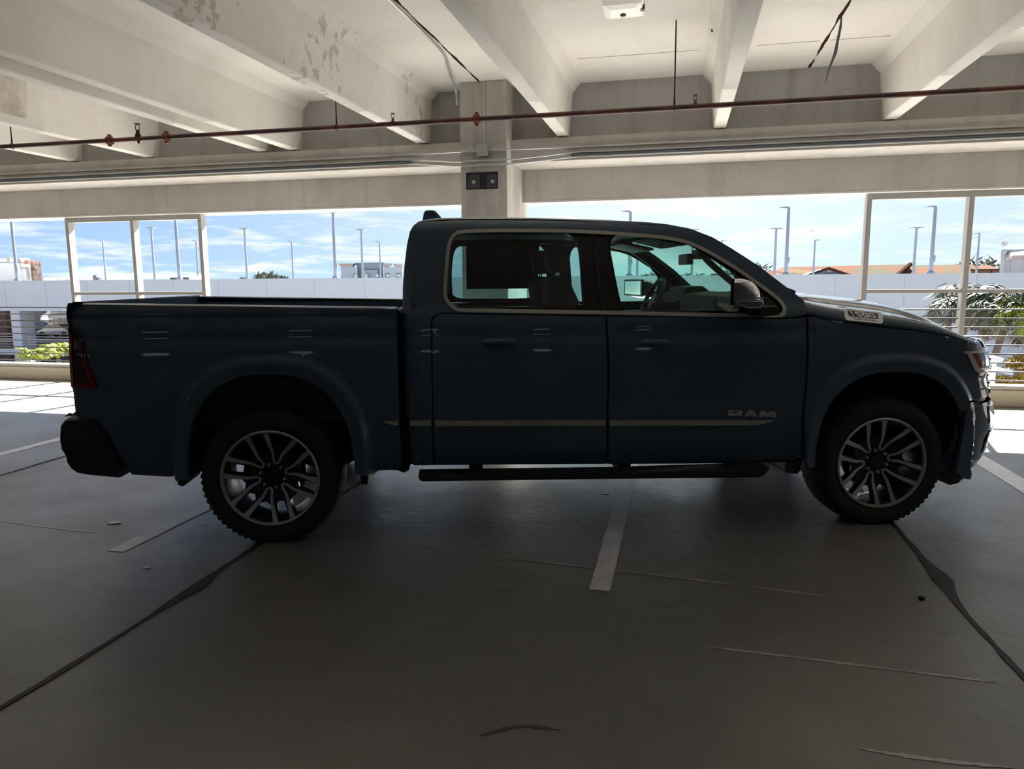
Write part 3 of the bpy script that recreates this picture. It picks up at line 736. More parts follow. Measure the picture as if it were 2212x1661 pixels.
b = MB(); q = atY(18.5, 560, Yw-0.8); b.tube([(q[0], q[1], q[2]+0.3), (q[0], q[1], q[2]-0.3)], [0.2, 0.12], 8); b.tube([(q[0], q[1], q[2]), (q[0], Yw, q[2]-0.1)], 0.05, 6); b.build('wall_lamp', 'grey_box', wbd)
b = MB(); a_ = atY(-60, 566, Yw-0.1); c_ = atY(66, 568.5, Yw-0.1); b.tube([a_, c_], 0.035, 6); a_ = atY(42, 568, Yw-0.1); c_ = atY(47, 585, Yw-0.1); b.tube([a_, c_], 0.03, 6); b.build('wall_conduit', 'grey_box', wbd)
# white building at the right edge with dish
wr = thing('rooftop_building', 'white rooftop building at the right edge with awning', 'building', (0, 0, 0))
p0 = atY(2163, 539, Yw); b = MB(); rbox(b, p0[0], p0[0]+16, Yw, 12, 0.5, p0[2]); b.build('wall', 'exterior_white', wr)
b = MB(); slab_px(b, 2166, 541, 2174.5, 550.5, Yw-0.3, 0.3); b.build('utility_box', 'grey_box', wr)
b = MB(); q = atY(2184, 540, Yw-0.1); b.tube([(q[0], q[1], q[2]), (q[0]-0.15, q[1], 0.5)], 0.05, 6); b.build('downpipe', 'grey_box', wr)
b = MB(); q = atY(2170.5, 552, Yw-0.1); b.tube([(q[0], q[1], q[2]), (q[0]-0.1, q[1], 0.8)], 0.05, 6); b.build('conduit', 'grey_box', wr)
a_ = atY(2187, 552, Yw-1.6); b = MB(); b.add([(a_[0], Yw-1.6, a_[2]), (a_[0]+9, Yw-1.6, a_[2]+0.3), (a_[0]+9, Yw-1.6, a_[2]-0.1), (a_[0], Yw-1.6, a_[2]-0.25), (a_[0]+0.3, Yw, a_[2]+0.3), (a_[0]+9, Yw, a_[2]+1.1), (a_[0]+9, Yw, a_[2]-0.1), (a_[0], Yw, a_[2]-0.25)],
     [(0, 3, 2, 1), (0, 1, 5, 4), (3, 7, 6, 2), (0, 4, 7, 3), (1, 2, 6, 5), (4, 5, 6, 7)]); b.build('awning', 'far_cornice', wr)
ds = thing('satellite_dish', 'grey satellite dish on the rooftop building at the right', 'dish', atY(2166, 539, Yw+0.5))
b = MB(); b.lathe([(0.0001, -0.10), (0.16, -0.085), (0.30, -0.03), (0.35, 0.03), (0.345, 0.035), (0.15, -0.06), (0.0001, -0.075)], (0, 0, 0), 24); d_ = b.build('dish', 'grey_box', ds, True)
d_.location = (0.08, 0, 0.55); d_.rotation_euler = (R(100), 0, R(25)); d_.scale = (1, 0.78, 1)
MB().tube([(0.02, 0, 0.0), (-0.12, 0, 0.35), (0.05, 0.05, 0.5)], 0.025, 6).build('mast', 'grey_box', ds, True)
# tiled roof building with gable sign
Yt = 95.0
rb_ = thing('tiled_roof_building', 'building with a long orange green tiled roof and gable sign behind the parapet', 'building', (0, 0, 0))
def roofpoly(b, pts, Y, sl=3.0, mi=0):
    """pts: (px, py, depth) roof face; extruded a little"""
    v = [Vector(atY(x, y, Y+d)) for x, y, d in pts]; n = len(v)
    b.add([*v, *[p+Vector((0, 0, -0.4)) for p in v]], [tuple(range(n)), tuple(range(2*n-1, n-1, -1))]+[(i, (i+1) % n, n+(i+1) % n, n+i) for i in range(n)], mi)
b = MB(); roofpoly(b, [(1630, 612, 0), (1952, 612, 0), (1966, 571, 8), (1690, 577, 8), (1672, 585, 5), (1630, 586, 5)], Yt); b.build('roof', 'roof_tile', rb_)
b = MB(); roofpoly(b, [(1925, 612, 1), (2125, 612, 1), (2104, 571, 9), (1966, 573.5, 9)], Yt); b.build('roof', 'roof_tile', rb_)
b = MB(); a_, c_ = atY(1966, 571, Yt+7.5), atY(1930, 602, Yt-0.3); b.tube([a_, c_], 0.3, 6); b.build('roof_edge', 'fascia_brown', rb_)
b = MB(); v = [atY(x, y, Yt-4) for x, y in ((1740, 597), (1838, 597), (1790.5, 580.5))]; z_ = [(p[0], p[2]) for p in v]
z_ = [(z_[0][0], -4.0)]+[(z_[1][0], -4.0)]+[z_[1], z_[2], z_[0]]
b.prism(z_, lambda p, d: (p[0], d, p[1]), Yt-4, Yt+3); b.build('gable_wall', 'gable', rb_)
b = MB(); a_, m_, c_ = atY(1732, 599, Yt-4.6), atY(1790.5, 579.5, Yt-4.6), atY(1846, 598, Yt-4.6)
def plank(b, p, q, w, y0, y1):
    d = Vector(q)-Vector(p); n = Vector((-d.z, 0, d.x)).normalized()*w
    poly = [(p[0]-n.x, p[2]-n.z), (q[0]-n.x, q[2]-n.z), (q[0]+n.x, q[2]+n.z), (p[0]+n.x, p[2]+n.z)]
    b.prism(poly, lambda s, dd: (s[0], dd, s[1]), y0, y1)
plank(b, a_, m_, 0.14, Yt-4.7, Yt-4.2); plank(b, m_, c_, 0.14, Yt-4.7, Yt-4.2); b.build('gable_trim', 'fascia_brown', rb_)
b = MB(); A3, M3, C3 = atY(1733, 598, Yt-4.4), atY(1790.5, 579, Yt-4.4), atY(1845, 597, Yt-4.4)
for s_, e_ in ((A3, M3), (M3, C3)):
    b.add([s_, e_, (e_[0]+1.5, Yt+6, e_[2]), (s_[0]+1.5, Yt+6, s_[2]), (s_[0], s_[1], s_[2]-.1), (e_[0], e_[1], e_[2]-.1), (e_[0]+1.5, Yt+6, e_[2]-.1), (s_[0]+1.5, Yt+6, s_[2]-.1)], [(0, 1, 2, 3), (7, 6, 5, 4), (0, 4, 5, 1), (2, 6, 7, 3), (1, 5, 6, 2), (0, 3, 7, 4)])
b.build('gable_roof', 'fascia_brown', rb_)
def text_obj(name, s, size, m, parent, depth=0.01, sx_=1.0, off=0.0, shear=0.0):
    cu = bpy.data.curves.new(name, 'FONT'); cu.body = s; cu.size = size; cu.align_x = 'CENTER'; cu.align_y = 'CENTER'
    cu.extrude = depth; cu.offset = off; cu.shear = shear
    o = bpy.data.objects.new(name, cu); C.objects.link(o); bpy.context.view_layer.update()
    me = bpy.data.meshes.new_from_object(o); bpy.data.objects.remove(o, do_unlink=True)
    for v in me.vertices: v.co.x *= sx_
    o = link(name, me, m, parent); return o
sg = text_obj('sign_lettering', 'WOODSPRING', 0.42, 'sign_blue', rb_, 0.03, 1.05, 0.012)
c3 = atY(1790.5, 591.5, Yt-4.15); sg.location = (c3[0], Yt-4.15, c3[2]); sg.rotation_euler = (R(90), 0, 0)
sg2 = text_obj('sign_lettering', 'SUITES', 0.30, 'sign_blue', rb_, 0.03, 1.6, 0.012)
c3 = atY(1790.5, 596.8, Yt-4.15); sg2.location = (c3[0], Yt-4.15, c3[2]); sg2.rotation_euler = (R(90), 0, 0)
b = MB(); c3 = atY(1790.5, 586.2, Yt-4.1)
b.tube([(c3[0]+0.32*cos(t), Yt-4.1, c3[2]+0.38*sin(t)) for t in linsp(0.3, 2*pi-0.2, 18)], 0.05, 5); b.build('sign_emblem', 'sign_blue', rb_)
tag(MB().box((atY(1679, 590, 80)[0], 80, 0.5), (atY(1681.5, 590, 80)[0], 80.12, atY(1679, 590, 80)[2])).build('vent_pipe', 'white_wall'), 'small white vent pipe in front of the tiled roof', 'pipe')
hr = thing('hip_roof_house', 'beige house with a brown hip roof right of the frame post', 'house', (0, 0, 0))
b = MB(); roofpoly(b, [(2098, 583, 0), (2160, 581.5, 0), (2138, 573, 5), (2112, 574, 5)], Yt); b.build('roof', 'roof_brown', hr)
b = MB(); p_ = atY(2098, 584, Yt+0.4); q_ = atY(2160, 604, Yt+0.4); rbox(b, p_[0], q_[0]+1, Yt+0.4, 8, -4.0, p_[2]); b.build('wall', 'gable', hr)
b = MB(); slab_px(b, 2096, 581.5, 2160, 584, Yt-0.1, 0.5); slab_px(b, 2141, 584, 2142, 594, Yt, 0.3); b.build('eave', 'fascia_brown', hr)
# low roofs and vans on the far deck
def lowbox(x0, y0, x1, Y, m, lab, cat='roof unit', nm='rooftop_unit'):
    p = atY(x0, y0, Y); q = atY(x1, 606, Y); b = MB(); rbox(b, p[0], q[0], Y, 2.5, 0.5 if Y < 82 else -4.0, p[2]); o = b.build(nm, m, bevel=0.05); tag(o, lab, cat)
lowbox(96, 599.3, 122, 75, 'car_white', 'low pale rooftop unit left of the left frame')
lowbox(122, 600, 148, 76, 'gable', 'long low pale rooftop unit beside the left frame post')
lowbox(171, 600, 178, 75, 'car_white', 'small white rooftop unit in the left pane')
lowbox(187, 598, 221, 76, 'car_white', 'white rooftop unit with a dark sign in the left pane')
lowbox(200, 594.5, 209, 75.5, 'far_window_dark', 'small dark sign on the white rooftop unit', 'sign', 'roof_sign')
lowbox(230, 592.5, 285, 74, 'car_white', 'long white box trailer in the left pane', 'trailer', 'box_trailer')
for (x0, x1, y0, lab) in ((363, 386, 595.5, 'white van with dark windows left of the thick pole'), (391, 410, 595, 'white van with blue windshield right of the thick pole')):
    Y = 50; p = atY(x0, y0, Y); q = atY(x1, y0, Y); L = q[0]-p[0]
    v_ = thing('parked_van', lab, 'van', (p[0], Y, 0.5), 0, 'vans on the roof deck'); Hh = p[2]-0.5
    b = MB().prism([(0, 0.3), (L, 0.3), (L, Hh*0.6), (L*0.88, Hh*0.95), (L*0.75, Hh), (L*0.2, Hh), (0.02, Hh*0.7)], lambda s, d: (s[0], d, s[1]), 0, 1.8); b.build('body', 'car_white', v_, bevel=0.06)
    b = MB().prism([(L*0.06, Hh*0.66), (L*0.93, Hh*0.66), (L*0.84, Hh*0.9), (L*0.2, Hh*0.9)], lambda s, d: (s[0], d, s[1]), -0.02, 0.02); b.build('window', 'dark_glass', v_)
    for x in (0.22, 0.8): MB().lathe([(0.0001, -0.1), (0.3, -0.1), (0.3, 0.1), (0.0001, 0.1)], (L*x, 0.1, 0.3), 14, 'y').build('wheel', 'rubber', v_, True)
# distant tree tops
def leaf_cluster(b, c, r, n, ls, rnd, up_=0.3):
    for _ in range(n):
        a = rnd.uniform(0, 2*pi); e = rnd.uniform(-0.4, 1.3); rr = r*rnd.random()**0.4
        p = Vector((c[0]+rr*cos(a)*cos(e), c[1]+rr*sin(a)*cos(e)*0.7, c[2]+rr*sin(e)*0.7))
        d = Vector((rnd.uniform(-1, 1), rnd.uniform(-1, 1), rnd.uniform(-0.2, 1.0))).normalized()*ls*rnd.uniform(0.6, 1.4)
        s = d.orthogonal().normalized()*ls*0.22
        b.add([p-s, p+s, p+d], [(0, 1, 2)])
def far_tree(px, py, Y, r, n, lab, dead=False):
    rnd = random.Random(int(px)); p = atY(px, py, Y)
    t = thing('palm_tree' if not dead else 'tree', lab, 'tree', (p[0], Y, -4), 0, 'distant tree tops')
    MB().tube([(0, 0, 0), (0.1, 0, p[2]+4-r*0.3)], [0.25, 0.15], 6).build('trunk', 'trunk', t)
    b = MB(); leaf_cluster(b, (0, 0, p[2]+4-r*0.55), r, n, r*0.35, rnd); o = obj('crown', b.v, b.f, 'tree_far', t)
for px, py, r, lab in ((524, 601, 1.0, 'tiny dark tree top behind the parapet below the double pole'), (570, 596, 2.6, 'widest dark tree top behind the parapet above the bed'), (578, 595, 2.4, 'tallest dark tree top behind the parapet above the bed'), (594, 599, 1.4, 'dark tree top at the right shoulder of the tallest one'), (613, 600, 1.8, 'small dark tree top next to the small light pole'),
                       (1400, 597, 2.0, 'tree top seen through the front side window above the far mirror'), (1412, 598, 1.8, 'tree top seen through the front side window near its corner'), (1487, 597, 2.4, 'tree top seen through the windshield at its left'), (1502, 596, 2.4, 'tree top seen through the windshield below the mirror'),
                       (1572, 590, 2.0, 'tree top seen through the narrow gap of the windshield corner'), (1642, 576, 2.0, 'wispy tree top left of the tiled roof'), (2092, 570, 2.0, 'wispy tree top hidden by the right post'), (2124, 565, 3.2, 'wispy tree top above the brown hip roof')):
    far_tree(px, py, 104+3*(int(px) % 7), r, 120, lab)
tag(MB().add([atY(1748, 500, 60), atY(1752, 497.5, 60), atY(1756, 494, 60), atY(1753, 498.5, 60.2)], [(0, 1, 3), (1, 2, 3), (3, 1, 0), (3, 2, 1)]).build('bird', 'debris_dark'), 'tiny bird in flight in the sky right of the tall pole', 'bird')
# low hotel part seen in the windshield
lowbox(1535, 591, 1600, 90, 'roof_brown', 'low brown roofed house seen through the windshield', 'house', 'low_house')

# palms in the gap ------------------------------------------------
def frond(b, base, az, elev, L, droop, nl, lw, ll, rnd, mi=0):
    pts = []; p = Vector(base); e = elev; st = L/10
    for i in range(11):
        pts.append(p.copy()); d = Vector((cos(az)*cos(e), sin(az)*cos(e), sin(e))); p = p+d*st; e -= droop/10*(0.5+i*0.12)
    b.tube(pts, [0.018*L*(1-i/11.5) for i in range(11)], 5, mi=mi)
    for i in range(nl):
        t = 0.12+0.88*i/(nl-1); k = min(9, int(t*10)); f_ = t*10-k; q = pts[k].lerp(pts[k+1], min(1, f_)); d = (pts[k+1]-pts[k]).normalized()
        side = d.cross(Vector((0, 0, 1))).normalized(); l = ll*sin(pi*(0.15+0.8*t))*rnd.uniform(0.8, 1.15)
        for s in (-1, 1):
            v = (side*s*0.8+d*0.55+Vector((0, 0, rnd.uniform(-0.35, 0.15)))).normalized(); tip = q+v*l+Vector((0, 0, -l*0.35*rnd.uniform(0.4, 1.3)))
            mid = q+v*l*0.5; w = d*lw
            b.add([q-w*0.5, q+w*0.5, mid+w*0.7, mid-w*0.7, tip], [(0, 1, 2, 3), (3, 2, 4)], mi)
def palm(lab, cp, base, L, n, m, seed, trunk_r=0.13, shaft=True, hang=3, dens=26):
    rnd = random.Random(seed); c = Vector(cp); bs = Vector(base)
    t = thing('palm_tree', lab, 'palm', tuple(bs), 0, 'palms between the garages')
    c = c-bs; mid = c*0.5+Vector((0.25*(1 if c.x < 0 else -1), 0, 0))
    pts = smooth_poly([(0, 0, 0), tuple(mid), tuple(c)], 6)
    nn = len(pts); rr = [trunk_r*(1.25-0.4*i/nn) for i in range(nn)]
    if shaft: rr[-3:] = [trunk_r*1.0, trunk_r*1.8, trunk_r*1.35]
    MB().tube(pts, rr, 12).build('trunk', 'trunk', t, True)
    b = MB()
    for i in range(n):
        az = 2*pi*i/n+rnd.uniform(-0.25, 0.25); el = rnd.uniform(0.25, 1.15)
        frond(b, c, az, el, L*rnd.uniform(0.85, 1.1), rnd.uniform(2.2, 3.0), dens, L*0.022, L*0.42, rnd)
    obj('fronds', b.v, b.f, m, t)
    b = MB()
    for i in range(hang):
        az = rnd.uniform(0, 2*pi); frond(b, c-Vector((0, 0, 0.1)), az, 0.1, L*0.8, 2.8, dens, L*0.02, L*0.4, rnd)
    obj('dry_fronds', b.v, b.f, 'palm_dry', t)
    return t
GZ = -4.0
YP = 26.0
c1 = atY(2098, 655, YP); b1 = atY(2086, 800, YP)
palm('palm behind the right frame post with an upright trunk', c1, (b1[0], YP, GZ), 1.75, 15, 'palm_green', 11, 0.075)
c2 = atY(2186, 668, 24.5); b2 = atY(2128, 850, 24.5)
palm('palm with a leaning brown trunk at the right edge', c2, (b2[0], 24.5, GZ), 1.7, 17, 'palm_green', 23, 0.10, True, 5)
c3 = atY(2245, 690, 23.5); palm('palm with yellowish fronds cut by the right picture edge', c3, (c3[0]-0.2, 23.5, GZ), 1.5, 13, 'palm_yellow', 31, 0.11)
c4 = atY(2122, 700, 27); MB_ = MB().tube([(c4[0], 27, c4[2]+0.3), (c4[0]-0.05, 27, GZ)], 0.045, 8); tag(MB_.build('thin_post', 'gable', None, True), 'thin pale post between the two right palms', 'post')
def bush(px, py, Y, r, n, m, lab, ls=0.12, nm='flowering_bush', cat='bush'):
    rnd = random.Random(int(px+py)); c = atY(px, py, Y)
    t = thing(nm, lab, cat, (c[0], Y, GZ))
    H = c[2]-GZ; b = MB(); leaf_cluster(b, (0, 0, H-r*0.3), r, n, ls, rnd); obj('foliage', b.v, b.f, m, t)
    b = MB()
    for k in range(4): b.tube([(0.1*cos(k*1.6), 0.1*sin(k*1.6), 0), (0.3*r*cos(k*1.6), 0.3*r*sin(k*1.6), H-r*0.4)], 0.03, 5)
    b.build('stem', 'trunk', t)
bush(2208, 782, 18, 0.38, 500, 'flower_yellow', 'yellow flowering bush at the right edge above the curb')
bush(2163, 824, 17, 0.28, 360, 'flower_yellow', 'small yellow bush just above the curb right of the bumper')
bush(2210, 822, 17, 0.25, 260, 'flower_yellow', 'small yellow bush touching the right picture edge above the curb')
fx = thing('site_light', 'small white headed grey light fixture beyond the railing right of the grille', 'light fixture', (0, 0, 0))
a_ = atY(2146, 778, 13); b = MB(); b.box((a_[0]-0.07, 12.95, a_[2]-0.5), (a_[0]+0.03, 13.05, a_[2])); b.box((a_[0]-0.12, 12.9, a_[2]-1.2), (a_[0]-0.06, 12.95, a_[2]-0.05)); b.build('bracket', 'gable', fx)
b = MB(); b.prism([(-0.12, -0.02), (0.06, -0.02), (0.10, 0.04), (0.02, 0.07), (-0.10, 0.06)], lambda p, d: (a_[0]+p[0], d, a_[2]+p[1]), 12.85, 13.1); b.build('head', 'pvc', fx, bevel=0.01)
MB().box((a_[0]-0.05, 12.9, GZ), (a_[0]+0.0, 12.97, a_[2]-0.4)).build('post', 'gable', fx)
a_ = atY(2165, 795, 13.3); b = MB(); b.prism([(-0.1, 0.02), (0.12, -0.03), (0.12, -0.1), (-0.1, -0.06)], lambda p, d: (a_[0]+p[0], d, a_[2]+p[1]), 13.2, 13.4); b.build('louver', 'pole', fx)
MB().box((a_[0]-0.15, 13.0, a_[2]-0.02), (a_[0]-0.08, 13.3, a_[2]+0.02)).build('arm', 'gable', fx)
# left: low palms, pipe with white elbow
def lowpalm(px, py, Y, L, n, m, lab, seed, spread=(0.3, 1.2)):
    rnd = random.Random(seed); c = atY(px, py, Y)
    t = thing('low_palm', lab, 'palm', (c[0], Y, GZ), 0, 'low palms at the left')
    H = c[2]-GZ; MB().tube([(0, 0, 0), (0.05, 0, H*0.6), (0, 0, H)], [0.09, 0.07, 0.05], 8).build('trunk', 'trunk', t, True)
    b = MB()
    for i in range(n):
        frond(b, (0, 0, H), 2*pi*i/n+rnd.uniform(-.3, .3), rnd.uniform(*spread), L*rnd.uniform(0.8, 1.15), rnd.uniform(1.6, 2.4), 22, L*0.03, L*0.36, rnd)
    obj('fronds', b.v, b.f, m, t)
lowpalm(82, 778, 15.5, 0.70, 13, 'palm_yellow', 'yellow green low palm left of the tail lamp', 3, (0.6, 1.35))
lowpalm(126, 774, 16.8, 0.76, 13, 'palm_yellow', 'yellow green low palm half hidden by the tail lamp', 8, (0.6, 1.35))
lowpalm(58, 800, 14.5, 0.5, 9, 'palm_green', 'dull green low palm sticking up above the curb', 15)
lowpalm(104, 806, 14.5, 0.5, 10, 'palm_yellow', 'short yellow palm just above the curb left of the tail lamp', 19)
bush(140, 792, 14.8, 0.22, 300, 'flower_yellow', 'small orange yellow bush beside the tail lamp above the curb', 0.07)
pp = thing('drain_pipe', 'grey pipe with a white elbow end beyond the railing beside the tailgate', 'pipe', (0, 0, 0))
a_ = Vector(atY(104, 683, 12.2)); e_ = Vector(atY(175, 676, 12.2))
MB().tube([a_, e_], 0.055, 14).build('pipe', 'pvc_grey', pp, True)
MB().tube([e_+Vector((-.05, 0, 0)), (e_[0]-.05, e_[1], GZ)], 0.05, 12).build('riser', 'pvc_grey', pp, True)
pts = smooth_poly([tuple(a_+Vector((0.06, 0, 0))), tuple(a_), tuple(a_+Vector((-0.07, 0, -0.02))), tuple(a_+Vector((-0.11, 0, -0.08)))], 5)
MB().tube(pts, 0.068, 14).build('elbow', 'pvc', pp, True)
# hidden-from-view far end of the deck behind left window: palm crown inside opening
far_tree(120, 676, 75, 2.4, 200, 'green tree seen through the open lower deck above the parked car')

# ================================================================== PICKUP TRUCK
# local frame: x forward from the rear axle, y = depth away from the near wheel faces, z up
TH = 0.295596
truck = thing('pickup_truck', 'dark blue black crew cab pickup truck parked sideways across the floor', 'pickup truck', (-2.284, 3.668, 0), TH)
WB, YC = 3.672, 1.0
SZ = [.20, .40, .45, .55, .68, .80, .95, 1.10, 1.22, 1.30, 1.34, 1.36, 1.45, 1.60, 1.72, 1.80, 1.84, 1.87, 1.90]
SV = [.12, .075, .055, .02, .0, -.012, -.02, -.018, -.005, .015, .03, .042, .075, .125, .17, .20, .23, .28, .38]
UCZ = [.25, .27, .296, .346, .41, .497, .546, .61, .687, .742, .84, .92, .96, 1.03, 1.082, 1.126, 1.16, 1.20]
UCV = [4.50, 4.52, 4.66, 4.70, 4.71, 4.69, 4.715, 4.71, 4.68, 4.655, 4.63, 4.60, 4.62, 4.60, 4.557, 4.51, 4.45, 4.37]
PEX = 0.77
def latS(z): return hermite(z, SZ, SV)
def archd(u, z, uc, top):
    """0 at the flare crease, negative inside"""
    a, bb = 0.53, top-0.40
    x = abs(u-uc)/a; y = max(0, z-0.40)/bb
    return (x**2.5+y**2.5)**(1/2.5)-1
def lat(u, z):
    v = latS(z)
    for uc, top in ((0.02, 1.056), (WB+.03, 1.013)):
        d = archd(u, z, uc, top)
        if d < 0.10 and z < 1.25:
            w = max(0.0, min(1.0, (0.10-d)/0.095)); w = w*w*(3-2*w)
            tgt = -0.042+0.012*min(1.0, max(0.0, -d)/0.08)
            if v > tgt: v = lerp(v, tgt, w)
    if u < -0.93: v += 0.055*((-0.93-u)/0.14)**2
    if u > 4.0:
        s = min(0.999, (u-4.0)/0.70)**(1/PEX); v += 1-(1-s*s)**(PEX/2)
    if 0.93 < u < 3.15 and z < 1.0:                    # door character line
        v += 0.006*math.exp(-((z-0.80)/0.06)**2)
    v += 0.010*math.exp(-((z-1.20)/0.035)**2)*(1 if u < 3.2 else 0)
    return v
def grid_pts(poly, holes, st):
    xs = [p[0] for p in poly]; ys = [p[1] for p in poly]; out = []
    y = min(ys)+st*0.5; r = 0
    while y < max(ys):
        x = min(xs)+st*(0.5 if r % 2 else 1.0)
        while x < max(xs):
            p = (x, y)
            if inside(p, poly) and segd(p, poly) > st*0.45 and not any(inside(p, h) or segd(p, h) < st*0.45 for h in holes): out.append(p)
            x += st
        y += st*0.87; r += 1
    return out
def dens_poly(poly, st):
    out = []
    for i, p in enumerate(poly):
        q = poly[(i+1) % len(poly)]; L = sqrt((p[0]-q[0])**2+(p[1]-q[1])**2); k = max(1, int(L/st))
        for j in range(k): out.append((lerp(p[0], q[0], j/k), lerp(p[1], q[1], j/k)))
    return out
def panel(name, poly, m, parent, holes=(), fn=None, st=0.045, depth=0.03, far=False, off=0.0, smooth_n=True):
    """surface panel over an outline in (u, z), lateral position from fn, with a return flange"""
    fn = fn or lat
    area = sum(poly[i][0]*poly[(i+1) % len(poly)][1]-poly[(i+1) % len(poly)][0]*poly[i][1] for i in range(len(poly)))
    if area < 0: poly = poly[::-1]
    P = dens_poly(poly, st); Hs = [dens_poly(h, st) for h in holes]
    pts = list(P); edges = [(i, (i+1) % len(P)) for i in range(len(P))]
    for h in Hs:
        k = len(pts); pts += h; edges += [(k+i, k+(i+1) % len(h)) for i in range(len(h))]
    pts += grid_pts(P, Hs, st)
    V, E_, F, *_ = delaunay_2d_cdt([Vector(p) for p in pts], edges, [], 0, 1e-6)
    F2 = []
    for f_ in F:
        c = (sum(V[i].x for i in f_)/len(f_), sum(V[i].y for i in f_)/len(f_))
        if inside(c, P) and not any(inside(c, h) for h in Hs): F2.append(tuple(f_))
    vs = []; ns = []
    for p in V:
        l = fn(p.x, p.y)+off; e = 0.006
        dx = (fn(p.x+e, p.y)-fn(p.x-e, p.y))/(2*e); dz = (fn(p.x, p.y+e)-fn(p.x, p.y-e))/(2*e)
        n = Vector((dx, -1, dz)).normalized(); vs.append((p.x, l, p.y)); ns.append(n)
    faces = []
    for f_ in F2:
        a, b_, c = V[f_[0]], V[f_[1]], V[f_[2]]
        ccw = (b_.x-a.x)*(c.y-a.y)-(b_.y-a.y)*(c.x-a.x) > 0
        faces.append(f_ if ccw else tuple(reversed(f_)))
    if depth:                                   # flange and inner skin
        nm = len(vs)
        cnt = {}
        for f_ in faces:
            for i in range(len(f_)):
                e = (f_[i], f_[(i+1) % len(f_)]); cnt[e] = 1
        bd = [e for e in cnt if (e[1], e[0]) not in cnt]
        for (i, j) in bd:
            k = len(vs); d = Vector((V[j].x-V[i].x, 0, V[j].y-V[i].y)); nn = Vector((d.z, 0, -d.x)).normalized()
            for q in (i, j): vs.append(vs[q]); ns.append(nn)
            for q in (j, i): vs.append((vs[q][0], vs[q][1]+depth, vs[q][2])); ns.append(nn)
            faces.append((k+1, k, k+3, k+2))
        k = len(vs)
        vs += [(v[0], v[1]+depth, v[2]) for v in vs[:nm]]; ns += [-n for n in ns[:nm]]
        faces += [tuple(k+i for i in reversed(f_)) for f_ in faces[:len(F2)]]
    if far:
        vs = [(x, 2*YC-y, z) for x, y, z in vs]; ns = [Vector((n.x, -n.y, n.z)) for n in ns]; faces = [tuple(reversed(f_)) for f_ in faces]
    used = sorted({i for f_ in faces for i in f_}); mp = {o: n for n, o in enumerate(used)}
    vs = [vs[i] for i in used]; ns = [ns[i] for i in used]; faces = [tuple(mp[i] for i in f_) for f_ in faces]
    return obj(name, vs, faces, m, parent, True, ns)
def front(z, th, off=0.0, us=4.0):
    s, c = max(sin(th), 1e-4), max(cos(th), 1e-4)
    uc = hermite(z, UCZ, UCV)+off; l0 = latS(z)-off
    return (us+(uc-us)*s**PEX, l0+(YC-l0)*(1-c**PEX), z)
def th_of_u(u, z): return math.asin(min(1, max(0, (u-4.0)/(hermite(z, UCZ, UCV)-4.0)))**(1/PEX))
def fpatch(name, z0, z1, t0, t1, m, parent, off=0.0, nz=8, ntt=24, thick=0.02, full=True, zfn=None):
    """patch on the nose; t = 0 side .. pi/2 centre; mirrored to the far side when full"""
    ts = [lerp(t0, t1, i/ntt) for i in range(ntt+1)]
    b = MB(); rows_ = []
    cols = []
    for t in ts:
        cols.append([front(lerp(z0(t) if callable(z0) else z0, z1(t) if callable(z1) else z1, j/nz), t, off) for j in range(nz+1)])
    if full:
        cols = cols+[[(p[0], 2*YC-p[1], p[2]) for p in c] for c in reversed(cols[:-1] if abs(t1-pi/2) < 1e-6 else cols)]
    inner = [[(p[0]-thick, p[1]+(thick if p[1] < YC else -thick), p[2]) for p in c] for c in cols]
    n = len(cols); k = nz+1
    vs = [p for c in cols for p in c]+[p for c in inner for p in c]; fs = []
    for i in range(n-1):
        for j in range(nz): q = i*k+j; fs.append((q, q+k, q+k+1, q+1)); q2 = q+n*k; fs.append((q2, q2+1, q2+k+1, q2+k))
    for i in range(n-1):
        for j in (0, nz): q = i*k+j; a = (q, q+n*k, q+n*k+k, q+k); fs.append(a if j == 0 else tuple(reversed(a)))
    for j in range(nz):
        for i in (0, n-1): q = i*k+j; a = (q, q+1, q+n*k+1, q+n*k); fs.append(a if i == 0 else tuple(reversed(a)))
    b.add(vs, fs); o = b.build(name, m, parent, True); return o

# ---- side outlines ------------------------------------------------
def arch_open(uc, top):                      # opening curve from the front foot to the rear foot
    pts = []
    a, bb = 0.47, top-0.055-0.40
    for i in range(25):
        t = pi*i/24; c_, s_ = cos(t), sin(t)
        pts.append((uc+a*(abs(c_)**0.8)*(1 if c_ > 0 else -1), 0.40+bb*s_**0.8))
    return pts
ZR = lambda u: interp(u, [-1.06, .77], [1.398, 1.357])   # bed rail height
sides = (False, True)
rear_edge = [(-1.029, .767), (-1.056, .792), (-1.059, .824), (-1.058, .877), (-1.064, .917), (-1.071, .936), (-1.065, 1.034), (-1.064, 1.137), (-1.069, 1.234), (-1.075, 1.27), (-1.062, 1.295), (-1.073, 1.315), (-1.073, 1.353), (-1.059, 1.385), (-1.03, ZR(-1.03))]
bed = [(.752, ZR(.76)), (.752, .99), (.752, .42), (.70, .405), (.55, .40), (.50, .41)]+[p for p in arch_open(0.02, 1.056)]+[(-.53, .40), (-.60, .395), (-.80, .415), (-.83, .50), (-.88, .66), (-.93, .762)]+rear_edge
def bedlat(u, z):
    v = lat(u, z)
    if z > 1.33:
        r_k = 0.055*((-0.93-u)/0.14)**2 if u < -0.93 else 0
        v = min(v-r_k, 0.018)+0.02*((z-1.33)/0.06)**2+r_k
    return v
